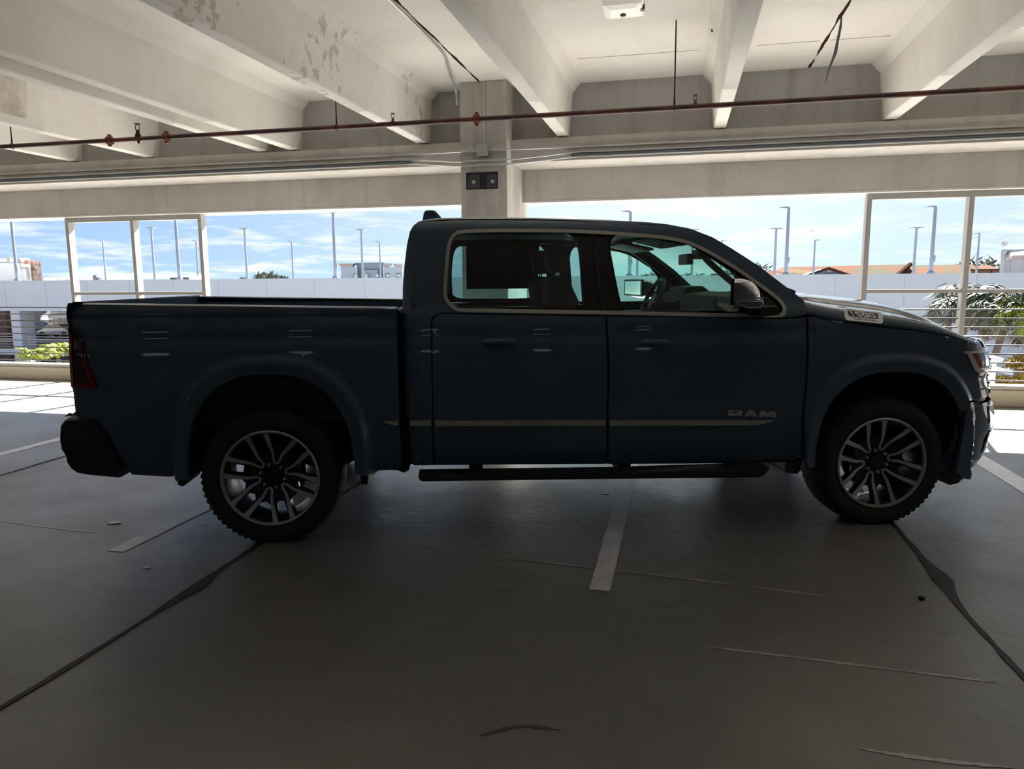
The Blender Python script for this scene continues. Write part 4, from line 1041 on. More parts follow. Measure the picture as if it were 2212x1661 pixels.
for fr in sides:
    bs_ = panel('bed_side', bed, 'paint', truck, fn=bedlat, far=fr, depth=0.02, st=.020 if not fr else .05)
    sgn = (lambda y: 2*YC-y) if fr else (lambda y: y)
    b = MB()                                  # rail cap and inner wall
    us = linsp(-1.03, .752, 12)
    b.grid(lambda u, t: (u, sgn(lerp(0.036, 0.135, t)), ZR(u)+0.001+0.008*sin(pi*t)), us, linsp(0, 1, 7))
    b.build('rail_cap', 'gloss_black', bs_, True)
    b = MB().box((-1.02, min(sgn(.125), sgn(.145)), 1.02), (.752, max(sgn(.125), sgn(.145)), 1.355)); b.build('inner_wall', 'paint', bs_)
    # tail lamp
    lamp = [(-1.068, .938), (-1.062, 1.034), (-1.061, 1.137), (-1.066, 1.234), (-1.078, 1.268), (-.995, 1.262), (-.972, 1.22), (-.948, 1.12), (-.925, 1.03), (-.902, .95), (-.905, .936)]
    tl = panel('tail_lamp', lamp, 'smoked_red', truck, off=-.007, depth=.02, far=fr, st=.03); tl['label'] = 'dark red tail lamp wrapping the bed corner'
    panel('lamp_band', [(-1.068, .94), (-1.063, 1.09), (-1.063, 1.20), (-1.070, 1.262), (-1.048, 1.262), (-1.042, 1.20), (-1.042, 1.09), (-1.046, .94)], 'red_lens', tl, off=-.013, depth=.01, far=fr, st=.03)
    panel('lamp_band', [(-.975, 1.15), (-.955, 1.08), (-.935, 1.02), (-.912, .945), (-.930, .945), (-.950, 1.01), (-.972, 1.09)], 'red_lens', tl, off=-.010, depth=.01, far=fr, st=.03)
    panel('lamp_band', [(-1.04, .952), (-.912, .958), (-.905, .940), (-1.04, .936)], 'red_lens', tl, off=-.010, depth=.01, far=fr, st=.03)
# tailgate
b = MB()
def tg(y, z):
    e = min(1, max(0, (y-0.0)/0.15)); e2 = min(1, max(0, (2*YC-y)/0.15)); k = min(e, e2)
    bulge = interp(z, [.77, .80, .9, 1.0, 1.27, 1.285, 1.30, 1.33, 1.36, 1.385, 1.405], [.0, .03, .032, .02, .022, .008, .027, .031, .027, .016, .0])
    return (-1.045-bulge*(k**0.5)-0.015*k, y, z)
ys = [0.03, 0.05, 0.08, 0.12, 0.2]+linsp(.3, 1.7, 9)+[1.8, 1.88, 1.92, 1.95, 1.97]
b.grid(lambda z, y: tg(y, z), [.77, .80, .85, .9, 1.0, 1.1, 1.2, 1.27, 1.285, 1.30, 1.315, 1.33, 1.345, 1.36, 1.375, 1.385, 1.397, 1.405], ys)
b.grid(lambda y, x: (x, y, 1.405+(0.0 if x > -1.03 else -0.002)), ys, [-1.062, -1.04, -1.0, -.985])
b.box((-1.01, .14, .74), (-.985, 1.86, 1.404)); tgp = b.build('tailgate', 'paint', truck, True)
MB().box((-1.05, .08, 1.406), (-.99, 1.92, 1.412)).build('tailgate_cap', 'gloss_black', tgp)
b = MB().box((-1.0, .12, .70), (.76, 1.88, .74)); b.build('bed_floor', 'black_plastic', truck)
b = MB()
for k in range(12): b.box((-.98, .2+k*.14, .74), (.72, .26+k*.14, .752))
b.box((.72, .10, .70), (.76, 1.90, 1.345)); b.build('bed_liner', 'black_plastic', truck)
for y in (.14, 1.60):
    MB().prism([(-.42, .73), (.46, .73), (.36, .98), (-.32, .98)], lambda p, d: (p[0], d, p[1]), y, y+.26).build('wheel_housing', 'black_plastic', truck, bevel=.03)

# ---- cab ----------------------------------------------------------
ch_out = smooth_poly([(1.953, 1.314), (1.30, 1.331), (1.113, 1.338), (1.060, 1.362), (1.026, 1.400), (1.017, 1.440), (1.020, 1.518), (1.034, 1.670), (1.052, 1.752), (1.085, 1.795), (1.138, 1.809), (1.346, 1.816), (1.643, 1.814), (1.914, 1.805), (2.147, 1.789), (2.329, 1.772), (2.448, 1.750), (2.539, 1.716), (2.655, 1.652), (2.772, 1.577), (2.915, 1.472), (2.995, 1.408), (3.030, 1.360), (3.030, 1.318), (3.006, 1.292), (2.930, 1.288), (2.83, 1.289), (2.40, 1.300)], 4, True)
def inset(poly, d):
    n = len(poly); area = sum(poly[i][0]*poly[(i+1) % n][1]-poly[(i+1) % n][0]*poly[i][1] for i in range(n)); s = 1 if area > 0 else -1
    out = []
    for i in range(n):
        a, p, c = poly[i-1], poly[i], poly[(i+1) % n]
        t = Vector((c[0]-a[0], c[1]-a[1])).normalized(); out.append((p[0]-t.y*d*s, p[1]+t.x*d*s))
    return out
ch_in = inset(ch_out, 0.021)
roofline = [(.845, 1.837), (.876, 1.864), (.93, 1.880), (1.0, 1.888), (1.137, 1.893), (1.504, 1.892), (1.935, 1.876), (2.254, 1.856), (2.362, 1.843), (2.498, 1.815), (2.633, 1.760), (2.741, 1.694), (2.902, 1.585), (3.059, 1.458), (3.10, 1.425)]
cabp = [(.819, .43), (.806, .60), (.792, .74), (.787, 1.01), (.786, 1.298), (.779, 1.375), (.781, 1.48), (.789, 1.586), (.806, 1.719), (.825, 1.801)]+roofline+[(3.150, 1.385), (3.150, 1.30), (3.075, 1.288), (3.0, 1.284), (2.6, 1.297), (1.968, 1.309), (1.6, 1.318), (.985, 1.335), (.945, 1.30), (.942, .9), (.936, .43)]
def cablat(u, z):
    v = lat(u, z)
    if z > 1.30 and u > 2.30:                          # slim the pillar towards the cowl
        v += 0.0
    if u < .86: v += 0.05*((.86-u)/.08)**2*(1 if z > .4 else 0)
    return v
for fr in sides:
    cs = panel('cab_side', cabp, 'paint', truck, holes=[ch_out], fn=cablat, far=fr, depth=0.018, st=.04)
    tr_ = panel('window_trim', ch_out, 'satin_trim', cs, holes=[ch_in], fn=lat, off=-.006, depth=.014, far=fr, st=.03); tr_['label'] = 'satin bright window surround'
    # opaque frame with the see-through openings
    ro = [(1.045, 1.50), (1.047, 1.60), (1.053, 1.70), (1.066, 1.755), (1.09, 1.783), (1.13, 1.794), (1.4, 1.797), (1.70, 1.795), (1.745, 1.789), (1.780, 1.770), (1.803, 1.742), (1.815, 1.708), (1.821, 1.66), (1.824, 1.58), (1.828, 1.372), (1.50, 1.362), (1.13, 1.366), (1.075, 1.378), (1.05, 1.40)]
    fo = [(2.008, 1.690), (2.014, 1.735), (2.032, 1.765), (2.06, 1.783), (2.10, 1.787), (2.22, 1.778), (2.344, 1.759), (2.42, 1.743), (2.50, 1.721), (2.60, 1.675), (2.657, 1.640), (2.68, 1.612), (2.755, 1.535), (2.762, 1.50), (2.765, 1.333), (2.45, 1.332), (2.060, 1.335), (2.03, 1.52)]
    fro = inset(ch_in, -0.003)
    wf = panel('window_frame', fro, 'gloss_black', truck, holes=[ro, fo], off=.016, depth=.03, far=fr, st=.05)
    panel('window_glass', inset(ro, -.008), 'glass_rear', wf, off=.011, depth=0, far=fr, st=.08)
    panel('window_glass', inset(fo, -.008), 'glass_front', wf, off=.011, depth=0, far=fr, st=.08)
    panel('window_frame', [(1.935, 1.325), (1.955, 1.325), (1.912, 1.79), (1.892, 1.79)], 'black_plastic', wf, off=.008, depth=.01, far=fr, st=.05).name = 'glass_divider'
    # interior trim: dark pillars and door tops
    b = MB(); q = (lambda y: 2*YC-y) if fr else (lambda y: y)
    b.box((.95, min(q(.10), q(.13)), .55), (3.1, max(q(.10), q(.13)), 1.33)); b.build('door_trim', 'interior', truck)
# roof
def ztop(u): return hermite(u, [p[0] for p in roofline], [p[1] for p in roofline])
def roofp(u, t):
    ze = ztop(u)-.012; ye = latS(min(1.895, ze)); y = lerp(ye, 2*YC-ye, t); k = abs(2*t-1)
    return (u-(0.0), y, ze+0.026*(1-k**3.0))
b = MB().grid(roofp, [.845, .86, .88, .90, .93, 1.0]+linsp(1.1, 2.36, 16)+[2.40, 2.44], linsp(0, 1, 33))
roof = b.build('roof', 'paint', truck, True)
b = MB().grid(lambda u, t: (u, lerp(.26, 1.74, t), min(1.835, ztop(u)-.045)), [.9, 1.3, 1.8, 2.2, 2.42], linsp(0, 1, 3)); b.build('headliner', 'interior', truck)
def shark(x, t): return 0
b = MB(); b.prism([(.86, 1.90), (1.03, 1.90), (.955, 1.985), (.935, 1.992), (.885, 1.990), (.872, 1.97)], lambda p, d: (p[0], d, p[1]), .93, 1.07); b.build('roof_antenna', 'paint', truck, bevel=.012)
# rear wall and rear window
b = MB()
for (y0, y1, z0, z1) in ((.04, 1.96, .45, 1.42), (.20, .36, 1.42, 1.80), (1.64, 1.80, 1.42, 1.80), (.24, 1.76, 1.78, 1.815)): b.box((.83, y0, z0), (.86, y1, z1))
b.build('cab_rear_wall', 'paint', truck)
b = MB().add([(.825, .36, 1.42), (.825, 1.64, 1.42), (.84, 1.64, 1.79), (.84, .36, 1.79)], [(0, 1, 2, 3)]); b.build('rear_window', 'glass_rear', truck)
# windshield
def wsp(t, s):
    ez0, ez1 = 1.405, 1.825; z = lerp(ez0, ez1, s)
    ue = interp(z, [1.405, 1.458, 1.585, 1.694, 1.760, 1.815, 1.843], [3.10, 3.035, 2.88, 2.72, 2.615, 2.48, 2.35])
    ye = latS(z)+.045; k = abs(2*t-1); y = lerp(ye, 2*YC-ye, t)
    return (ue+(0.16*(1-s)+.06)*(1-k**2.2)-.02, y, z)
b = MB().grid(wsp, linsp(0, 1, 17), linsp(0, 1, 9)); ws = b.build('windshield', 'windshield_glass', truck, True)
b = MB()
for t0 in (0.0, 0.93):                                     # inner A pillar covers
    pp_ = [Vector(wsp(t0+.07*(0 if t0 == 0 else 1), s)) for s in linsp(0, 1, 9)]
    sgn = 1 if t0 == 0 else -1
    vs = []
    for p in pp_: vs += [p+Vector((-.01, 0, 0)), p+Vector((-.03, sgn*.075, -.005)), p+Vector((-.11, sgn*.055, -.02)), p+Vector((-.10, -sgn*.02, -.02))]
    fs = [(4*i+k, 4*i+(k+1) % 4, 4*i+4+(k+1) % 4, 4*i+4+k) for i in range(8) for k in range(4)]+[(0, 1, 2, 3), (35, 34, 33, 32)]
    b.add(vs, fs)
b.build('inner_pillar', 'interior', truck)
b = MB().tube(smooth_poly([(2.60, .24, 1.655), (2.64, .27, 1.62), (2.74, .27, 1.535), (2.82, .26, 1.47), (2.855, .23, 1.45)], 4), .020, 8); b.build('grab_handle', 'interior', truck, True)
b = MB()
for y0, y1 in ((.33, .86), (1.14, 1.67)): b.prism([(2.30, 1.79), (2.52, 1.742), (2.535, 1.725), (2.50, 1.722), (2.29, 1.77)], lambda p, d: (p[0], d, p[1]), y0, y1)
b.build('sun_visor', 'interior', truck, bevel=.006)
# rear view mirror
rm = MB().box((2.70, .89, 1.615), (2.745, 1.11, 1.690)).build('interior_mirror', 'black_plastic', truck, bevel=.012)
b = MB().tube([(2.74, 1.0, 1.665), (2.80, 1.0, 1.675), (2.84, 1.0, 1.70)], .014, 8); b.box((2.79, .93, 1.655), (2.90, 1.07, 1.72)); b.build('mirror_mount', 'black_plastic', rm)
# dashboard, steering wheel, seats
b = MB().prism([(2.66, 1.10), (2.70, 1.30), (2.78, 1.405), (2.95, 1.425), (3.16, 1.410), (3.25, 1.35), (3.2, .8), (2.9, .7)], lambda p, d: (p[0], d, p[1]), .15, 1.85)
ds_ = b.build('dashboard', 'interior', truck, bevel=.02)
b = MB().prism([(2.76, 1.38), (2.80, 1.455), (2.93, 1.462), (2.99, 1.42)], lambda p, d: (p[0], d, p[1]), 1.22, 1.66); b.build('instrument_hood', 'interior', ds_, bevel=.012)
MB().box((2.64, .96, 1.02), (2.68, 1.12, 1.36)).build('centre_screen', 'gloss_black', ds_, bevel=.005)
sw = thing('x', 'x', 'x'); bpy.data.objects.remove(sw)
cwx, cwy, cwz = 2.60, 1.45, 1.345
ax = Vector((-.90, 0, .42)).normalized(); e1 = Vector((0, 1, 0)); e2 = ax.cross(e1)
b = MB().tube([Vector((cwx, cwy, cwz))+(e1*cos(t)+e2*sin(t))*.185 for t in linsp(0, 2*pi, 33)], .017, 8, cap=False)
st_ = b.build('steering_wheel', 'black_plastic', truck, True)
b = MB()
for t in (0, pi, -pi/2): b.tube([Vector((cwx, cwy, cwz))-ax*.03, Vector((cwx, cwy, cwz))+(e1*cos(t)+e2*sin(t))*.18], .018, 6)
b.tube([Vector((cwx, cwy, cwz))+ax*.0, Vector((cwx, cwy, cwz))-ax*.28], [.065, .04], 10); b.build('wheel_hub', 'black_plastic', st_, True)
def seat(y0, y1, bx):
    s = bpy.data.objects.new('front_seat' if bx > 1.2 else 'rear_seat', None); C.objects.link(s); s.parent = truck
    f_ = lambda p, d: (p[0], d, p[1])
    MB().prism([(bx, .86), (bx+.52, .90), (bx+.58, .98), (bx+.54, 1.04), (bx+.08, 1.00)], f_, y0, y1).build('cushion', 'seat_fabric', s, True, .03)
    MB().prism([(bx-.06, .92), (bx+.10, .98), (bx+.02, 1.30), (bx-.09, 1.53), (bx-.17, 1.545), (bx-.215, 1.50), (bx-.175, 1.20)], f_, y0+.02, y1-.02).build('backrest', 'seat_fabric', s, True, .035)
    ym = (y0+y1)/2
    MB().prism([(bx-.18, 1.56), (bx-.085, 1.56), (bx-.075, 1.67), (bx-.11, 1.735), (bx-.17, 1.735), (bx-.205, 1.68)], f_, ym-.13, ym+.13).build('headrest', 'seat_fabric', s, True, .025)
    b = MB()
    for d in (-.06, .06): b.tube([(bx-.13, ym+d, 1.50), (bx-.13, ym+d, 1.58)], .007, 6)
    b.build('headrest_post', 'chrome', s, True)
    return s
seat(.27, .80, 1.865); seat(1.20, 1.73, 1.865)
s = bpy.data.objects.new('rear_bench', None); C.objects.link(s); s.parent = truck
f_ = lambda p, d: (p[0], d, p[1])
MB().prism([(1.02, .86), (1.50, .90), (1.53, 1.0), (1.06, 1.0)], f_, .2, 1.8).build('cushion', 'seat_fabric', s, True, .03)
MB().prism([(.93, .9), (1.06, .98), (.99, 1.34), (.90, 1.35)], f_, .2, 1.8).build('backrest', 'seat_fabric', s, True, .03)
b = MB().tube([(1.90, 1.86, 1.66), (1.88, 1.84, 1.50), (1.84, 1.80, 1.40), (1.80, 1.80, 1.2)], .018, 6); b.build('seat_belt', 'interior', truck)
b = MB(); b.box((.9, .16, .45), (3.1, 1.84, .50)); b.box((3.05, .16, .5), (3.1, 1.84, 1.35)); b.build('cab_floor', 'interior', truck)
# dealer sheet in the far rear window
sh = MB().box((1.165, 1.845, 1.445), (1.755, 1.849, 1.83)); sh = sh.build('window_sheet', 'paper_back', truck); sh['label'] = 'dark backed paper sheet inside the far rear window'
for v in sh.data.vertices: v.co.y = 2*YC-lat(v.co.x, min(v.co.z, 1.80))-(.035 if v.co.y < 1.847 else .031)

# ---- doors --------------------------------------------------------
def doorp(a, bfr): return a
rear_door = [(.948, .432), (.948, .9), (.952, 1.290), (.990, 1.328), (1.6, 1.311), (1.949, 1.302), (1.960, 1.0), (1.962, .66), (1.978, .410)]
front_door = [(1.990, .409), (1.974, .66), (1.972, 1.0), (1.961, 1.302), (2.6, 1.290), (3.0, 1.277), (3.10, 1.280), (3.148, 1.286), (3.150, 1.10), (3.150, .69), (3.150, .46), (3.125, .39), (2.5, .398)]
for fr in sides:
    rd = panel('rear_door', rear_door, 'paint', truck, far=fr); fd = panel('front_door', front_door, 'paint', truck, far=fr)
    for dr_, (a, b0, z) in ((rd, (1.235, 1.43, 1.165)), (fd, (2.145, 2.335, 1.150))):
        b = MB()
        def hnd(u, t, a=a, b0=b0, z=z):
            k = (u-a)/(b0-a); w = .016*(1-abs(2*k-1)**6)+.002; e = sin(pi*t); y = lat(u, z)-.008-.026*e*(1-abs(2*k-1)**4)
            return (u, (2*YC-y) if fr else y, z+w*cos(pi*t)*1.2)
        b.grid(hnd, linsp(a, b0, 17), linsp(0, 1, 9)); b.build('door_handle', 'paint', dr_, True)
    # body side mouldings
    def mold(pts, par):
        o = panel('side_moulding', pts, 'satin_trim', par, off=-.013, depth=.014, far=fr, st=.06); o['label'] = 'satin bright body side moulding'
    mold([(.660, .715), (.675, .703), (.705, .694), (.742, .689), (.742, .716)], bed_panels[fr] if 0 else truck)
    mold([(.812, .716), (.932, .714), (.932, .684), (.812, .686)], truck)
    mold([(.956, .713), (1.955, .695), (1.955, .661), (.956, .680)], rd)
    mold([(1.980, .694), (2.974, .674), (2.968, .668), (2.90, .650), (2.84, .645), (1.980, .661)], fd)
    # fuel door on far side only exists as a seam on this side
fdr = smooth_poly([(.835, .925), (.83, .87), (.838, .815), (.87, .805), (.905, .812), (.915, .87), (.905, .93), (.87, .938)], 4, True)
panel('cab_corner_cap', fdr, 'paint', truck, off=-.004, depth=.006, st=.03)
# ---- front fender -------------------------------------------------
fend = [(3.164, 1.29), (3.20, 1.285), (3.30, 1.262), (3.39, 1.247), (3.60, 1.222), (3.80, 1.200), (3.95, 1.175), (4.05, 1.150), (4.15, 1.118), (4.135, 1.083), (4.150, 1.07), (4.18, 1.0), (4.235, .925), (4.27, .86), (4.27, .775), (4.17, .772)]
ao = arch_open(WB+.03, 1.013)
fend += [(4.17, .70)]+[p for p in ao if not (p[0] > WB and p[1] < .70)]+[(3.235, .385), (3.19, .385), (3.166, .43), (3.164, .8)]
for fr in sides:
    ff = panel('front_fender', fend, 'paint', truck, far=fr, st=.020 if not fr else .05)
# ---- hood ---------------------------------------------------------
shU = [3.10, 3.262, 3.349, 3.49, 3.632, 3.804, 3.976, 4.092, 4.239, 4.40]
shZ = [1.392, 1.357, 1.340, 1.319, 1.301, 1.275, 1.235, 1.192, 1.134, 1.07]
edU = [3.10, 3.20, 3.30, 3.39, 3.60, 3.80, 3.95, 4.05, 4.15, 4.3]
edZ = [1.32, 1.291, 1.268, 1.253, 1.228, 1.206, 1.181, 1.156, 1.124, 1.06]
cU = [3.10, 3.3, 3.55, 3.66, 4.03, 4.20, 4.35, 4.45, 4.52, 4.56]
cZ = [1.440, 1.430, 1.412, 1.398, 1.358, 1.326, 1.275, 1.225, 1.17, 1.12]
def hood(u_, t):
    """u_ 0..1 along, t 0 (near edge) .. 1 (centre)"""
    # front end follows the nose curve
    y_t = [0.0, .03, .06, .10, .16, .24, .36, .52, .70, .86, 1.0]
    yy = t
    ylat = lerp(0.006, YC, yy)
    th = math.acos(max(0.0, 1-max(0, ylat-.006)/(YC-.006))**(1/PEX)); uf = 4.02+(4.545-4.02)*sin(th)**PEX
    uf = max(uf, 4.16); u = lerp(3.12+0.09*(1-(1-t)**2), uf, u_)
    # cross-section
    ze, zs, zc = hermite(u, edU, edZ), hermite(u, shU, shZ), hermite(u*1.0-(uf-4.545)*(-0.0)+max(0, u_-.6)*0+(4.545-uf)*u_, cU, cZ)
    if t < .10:
        k = t/.10; z = ze+(zs-ze)*sin(k*pi/2)**0.9; y = lat(min(u, 4.1), ze)+.004+(.085)*(1-cos(k*pi/2))+k*.012
        if u > 4.1: y += lat(u, ze)-lat(4.1, ze)
    else:
        k = (t-.10)/.90; y0 = lat(min(u, 4.1), ze)+.004+.085+.012+((lat(u, ze)-lat(4.1, ze)) if u > 4.1 else 0); y = lerp(y0, YC, k)
        pdome = 1/(1+math.exp(-(k-.42)*22)); z = lerp(zs+.012*(1-math.exp(-k*9)), zc, 0.35*k**1.2+.65*pdome*(0.6+.4*k)) if zc > zs else lerp(zs, zc, k)
    return (u, y, z)
uu = [0, .02, .05]+linsp(.1, .9, 22)+[.93, .96, .98, 1.0]
tt = [0, .012, .025, .04, .055, .07, .085, .10, .12, .15, .19, .24, .3, .36, .42, .47, .52, .58, .66, .76, .88, 1.0]
b = MB(); b.grid(hood, uu, tt); b.grid(lambda a, t: (lambda p: (p[0], 2*YC-p[1], p[2]))(hood(a, t)), uu, tt)
n0 = len(uu)*len(tt)
# front lip
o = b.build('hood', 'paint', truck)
bm = bmesh.new(); bm.from_mesh(o.data); bmesh.ops.remove_doubles(bm, verts=bm.verts, dist=1e-4); bmesh.ops.recalc_face_normals(bm, faces=bm.faces)
if sum(f.normal.z for f in bm.faces) < 0: bmesh.ops.reverse_faces(bm, faces=bm.faces)
bm.to_mesh(o.data); bm.free()
for p in o.data.polygons: p.use_smooth = True
hoodo = o
mdf = o.modifiers.new('solid', 'SOLIDIFY'); mdf.thickness = 0.02; mdf.offset = -1
# badge on hood side
def onside(u, z, o_=0): return (u, lat(u, z)+o_, z)
def badge_pts(w, h, sk, r):
    pts = []
    for (cx, cy, a0) in ((w/2-r, h/2-r, 0), (-w/2+r, h/2-r, 90), (-w/2+r, -h/2+r, 180), (w/2-r, -h/2+r, 270)):
        for i in range(5):
            t = R(a0+22.5*i); x = cx+r*cos(t); y = cy+r*sin(t); pts.append((x+sk*y, y))
    return pts
bu, bz, ba = 3.507, 1.2885, -0.105
def yside(u, z):
    ze = hermite(u, edU, edZ); zs = hermite(u, shU, shZ); k = max(0.0, min(1.0, (z-ze)/(zs-ze)))
    k = math.asin(min(1, k**(1/.9)))/(pi/2); return lat(u, ze)+.004+.085*(1-cos(k*pi/2))+k*.012
YB0, YB1 = yside(3.507, 1.2885-.030), yside(3.507, 1.2885+.030)-.022
def placeb(p, o_):
    x, y = p; u = bu+x*cos(ba)-y*sin(ba); z = bz+x*sin(ba)+y*cos(ba)
    zc_ = z-(1.2885-.105*(u-3.507))
    return (u, lerp(YB0, YB1, (zc_+.030)/.060)-o_-.012, z)
bd = bpy.data.objects.new('hood_badge', None); C.objects.link(bd); bd.parent = truck
b = MB().prism(badge_pts(.236, .068, .45, .018), placeb, .016, -.030); b.build('badge_plate', 'nameplate', bd, bevel=.002)
b = MB().prism([(x-.002, y+.0085) for x, y in badge_pts(.190, .034, .25, .011)], placeb, .0168, .012); b.build('badge_field', 'tag_blue', bd)
glyph = {'1': [[(0, 1), (.62, 1), (.62, 0), (.30, 0), (.30, .72), (0, .72)]],
         '5': [[(0, 1), (1, 1), (1, .78), (.30, .78), (.30, .64), (.88, .64), (1, .52), (1, .12), (.88, 0), (0, 0), (0, .22), (.68, .22), (.68, .42), (0, .42)]],
         '0': [[(.12, 1), (.88, 1), (1, .88), (1, .12), (.88, 0), (.12, 0), (0, .12), (0, .5), (.30, .5), (.30, .24), (.70, .24), (.70, .76), (.30, .76), (.30, .5), (0, .5), (0, .88)]]}
def tri_prism(b, poly, fn, d0, d1):
    from mathutils.geometry import tessellate_polygon
    tris = tessellate_polygon([[Vector((p[0], p[1], 0)) for p in poly]]); n = len(poly)
    vs = [fn(p, d0) for p in poly]+[fn(p, d1) for p in poly]
    fs = [tuple(t) for t in tris]+[tuple(n+i for i in reversed(t)) for t in tris]+[(i, (i+1) % n, n+(i+1) % n, n+i) for i in range(n)]
    b.add(vs, fs)
x = -.083
for ch, w in (('1', .024), ('5', .036), ('0', .036), ('0', .036)):
    b = MB()
    for g_ in glyph[ch]:
        tri_prism(b, [((x+p[0]*w*(1 if ch != '1' else 1))-.30*(p[1]-.5)*.026, -.0045+p[1]*.026) for p in g_], placeb, .0175, .0215)
    b.build('badge_digit', 'nameplate', bd)
    x += w+.007
def small_text(s, size, u0, z0, ang, o_, parent, m):
    t_ = text_obj('badge_lettering', s, size, m, parent, .0008, 1.5)
    t_.matrix_local = Matrix.Translation((u0, placeb((0, -.02), o_)[1], z0)) @ Matrix.Rotation(-ang, 4, 'Y') @ Matrix.Rotation(R(90), 4, 'X')
small_text('HURRICANE TURBO', .0105, bu-.003, bz-.0205, ba, .0195, bd, 'tag_blue')
# nameplate on the door
letters = {'R': [[(0, 1), (.86, 1), (1, .84), (1, .52), (.90, .36), (1, 0), (.68, 0), (.60, .26), (.30, .26), (.30, .50), (.70, .50), (.70, .74), (.30, .74), (.30, .26), (.30, 0), (0, 0)]],
           'A': [[(.30, 1), (.72, 1), (1, 0), (.74, 0), (.66, .20), (.34, .20), (.26, 0), (0, 0)]],
           'M': [[(0, 1), (.36, 1), (.5, .55), (.64, 1), (1, 1), (1, 0), (.72, 0), (.72, .62), (.56, 0), (.44, 0), (.28, .62), (.28, 0), (0, 0)]]}
npl = bpy.data.objects.new('door_nameplate', None); C.objects.link(npl); npl.parent = truck
x = 2.690
for ch, w, gp in (('R', .088, .012), ('A', .084, .010), ('M', .098, 0)):
    b = MB(); zb = .737-.030-(x-2.69)*.055
    def pn(p, d): return (p[0], lat(p[0], p[1])-d, p[1])
    for g_ in letters[ch]: tri_prism(b, [(x+p[0]*w, zb+p[1]*.036-(p[0]*w)*.055) for p in g_], pn, .0, .010)
    b.build('letter', 'nameplate', npl); x += w+gp
# ---- nose ---------------------------------------------------------
t_b = lambda z: th_of_u(4.17, z)
bump = fpatch('front_bumper', .296, .742, th_of_u(4.165, .5), pi/2, 'paint', truck, 0.004, nz=16, ntt=36)
b = MB(); b.grid(lambda t, s: (lambda p: (p[0]*1.0-s*.10-.0, p[1]+s*.06*(1 if p[1] < YC else -1), p[2]-.0+.0))(front(.742, t, .004)), linsp(th_of_u(4.165, .5), pi/2, 24), linsp(0, 1, 3))
b.build('bumper_top', 'black_plastic', bump, True)
# side wing of the bumper between arch and nose
bw = [(4.13, .33), (4.145, .45), (4.16, .60), (4.17, .760), (4.27, .762), (4.30, .70), (4.30, .45), (4.27, .30), (4.243, .275), (4.18, .29)]
for fr in sides: panel('bumper_wing', bw, 'paint', bump, off=-.006, far=fr, st=.03)
fpatch('bumper_chin', .262, .300, th_of_u(4.24, .5), pi/2, 'black_plastic', bump, -.01, nz=2, thick=.05)
fpatch('bumper_bar', .60, .715, R(30), pi/2, 'chrome', bump, 0.012, nz=4)
fpatch('fog_lamp_pocket', .41, .545, R(34), R(50), 'gloss_black', bump, 0.010, nz=4, ntt=8)
fg = fpatch('fog_lamp', .46, .51, R(36), R(48), 'white_lens', bump, 0.016, nz=4, ntt=8)
fpatch('fog_bezel', .395, .412, R(33), R(51), 'chrome', bump, 0.012, nz=2, ntt=8)
fpatch('fog_bezel', .54, .553, R(33), R(51), 'chrome', bump, 0.012, nz=2, ntt=8)
fas = fpatch('front_fascia', .772, .935, th_of_u(4.262, .85), R(36), 'paint', truck, 0, nz=6, ntt=12)
fas2 = fpatch('front_fascia', 1.075, 1.125, th_of_u(4.14, 1.1), R(40), 'paint', truck, 0, nz=4, ntt=12)
gr_ = fpatch('grille', .80, 1.10, R(36), pi/2, 'gloss_black', truck, 0.0, nz=10, ntt=24)
for z0_, z1_ in ((.79, .815), (.85, .862), (.90, .912), (.95, .962), (1.0, 1.012), (1.05, 1.062)): fpatch('grille_bar', z0_, z1_, R(37), pi/2, 'chrome', gr_, 0.006, nz=2)
fpatch('grille_surround', 1.085, 1.125, R(30), pi/2, 'chrome', gr_, 0.008, nz=4)
# head lamps
for fr in sides:
    hl = bpy.data.objects.new('head_lamp', None); C.objects.link(hl); hl.parent = truck
    def hp(name, z0, z1, ta, tb, m, off, par):
        o = fpatch(name, z0, z1, ta, tb, m, par, off, nz=4, ntt=14, full=False)
        if fr:
            for v in o.data.vertices: v.co.y = 2*YC-v.co.y
            o.data.flip_normals()
        return o
    tA = th_of_u(4.142, 1.05)
    body = hp('lamp_housing', lambda t: lerp(1.0, .94, min(1, (t-tA)/.20)) if t < tA+.2 else .94, 1.072, tA, R(44), 'gloss_black', .001, hl)
    tB = th_of_u(4.245, .95)
    hp('daylight_strip', 1.058, 1.074, tA-.01, R(40), 'white_lens', .010, hl)
    hp('daylight_strip', .938, .966, tB, R(44), 'white_lens', .010, hl)
    # slanted rear strip
    sl_ = [(4.138, 1.074), (4.165, 1.074), (4.205, 1.02), (4.245, .966), (4.262, .938), (4.236, .938), (4.205, .96), (4.170, 1.02)]
    panel('daylight_strip', sl_, 'white_lens', hl, off=-.009, depth=.012, far=fr, st=.02)
    panel('turn_lens', [(4.178, 1.052), (4.225, 1.052), (4.265, .985), (4.272, .972), (4.240, .972)], 'amber_lens', hl, off=-.004, depth=.012, far=fr, st=.02)
    hp('projector', .975, 1.04, R(26), R(33), 'chrome', .002, hl)
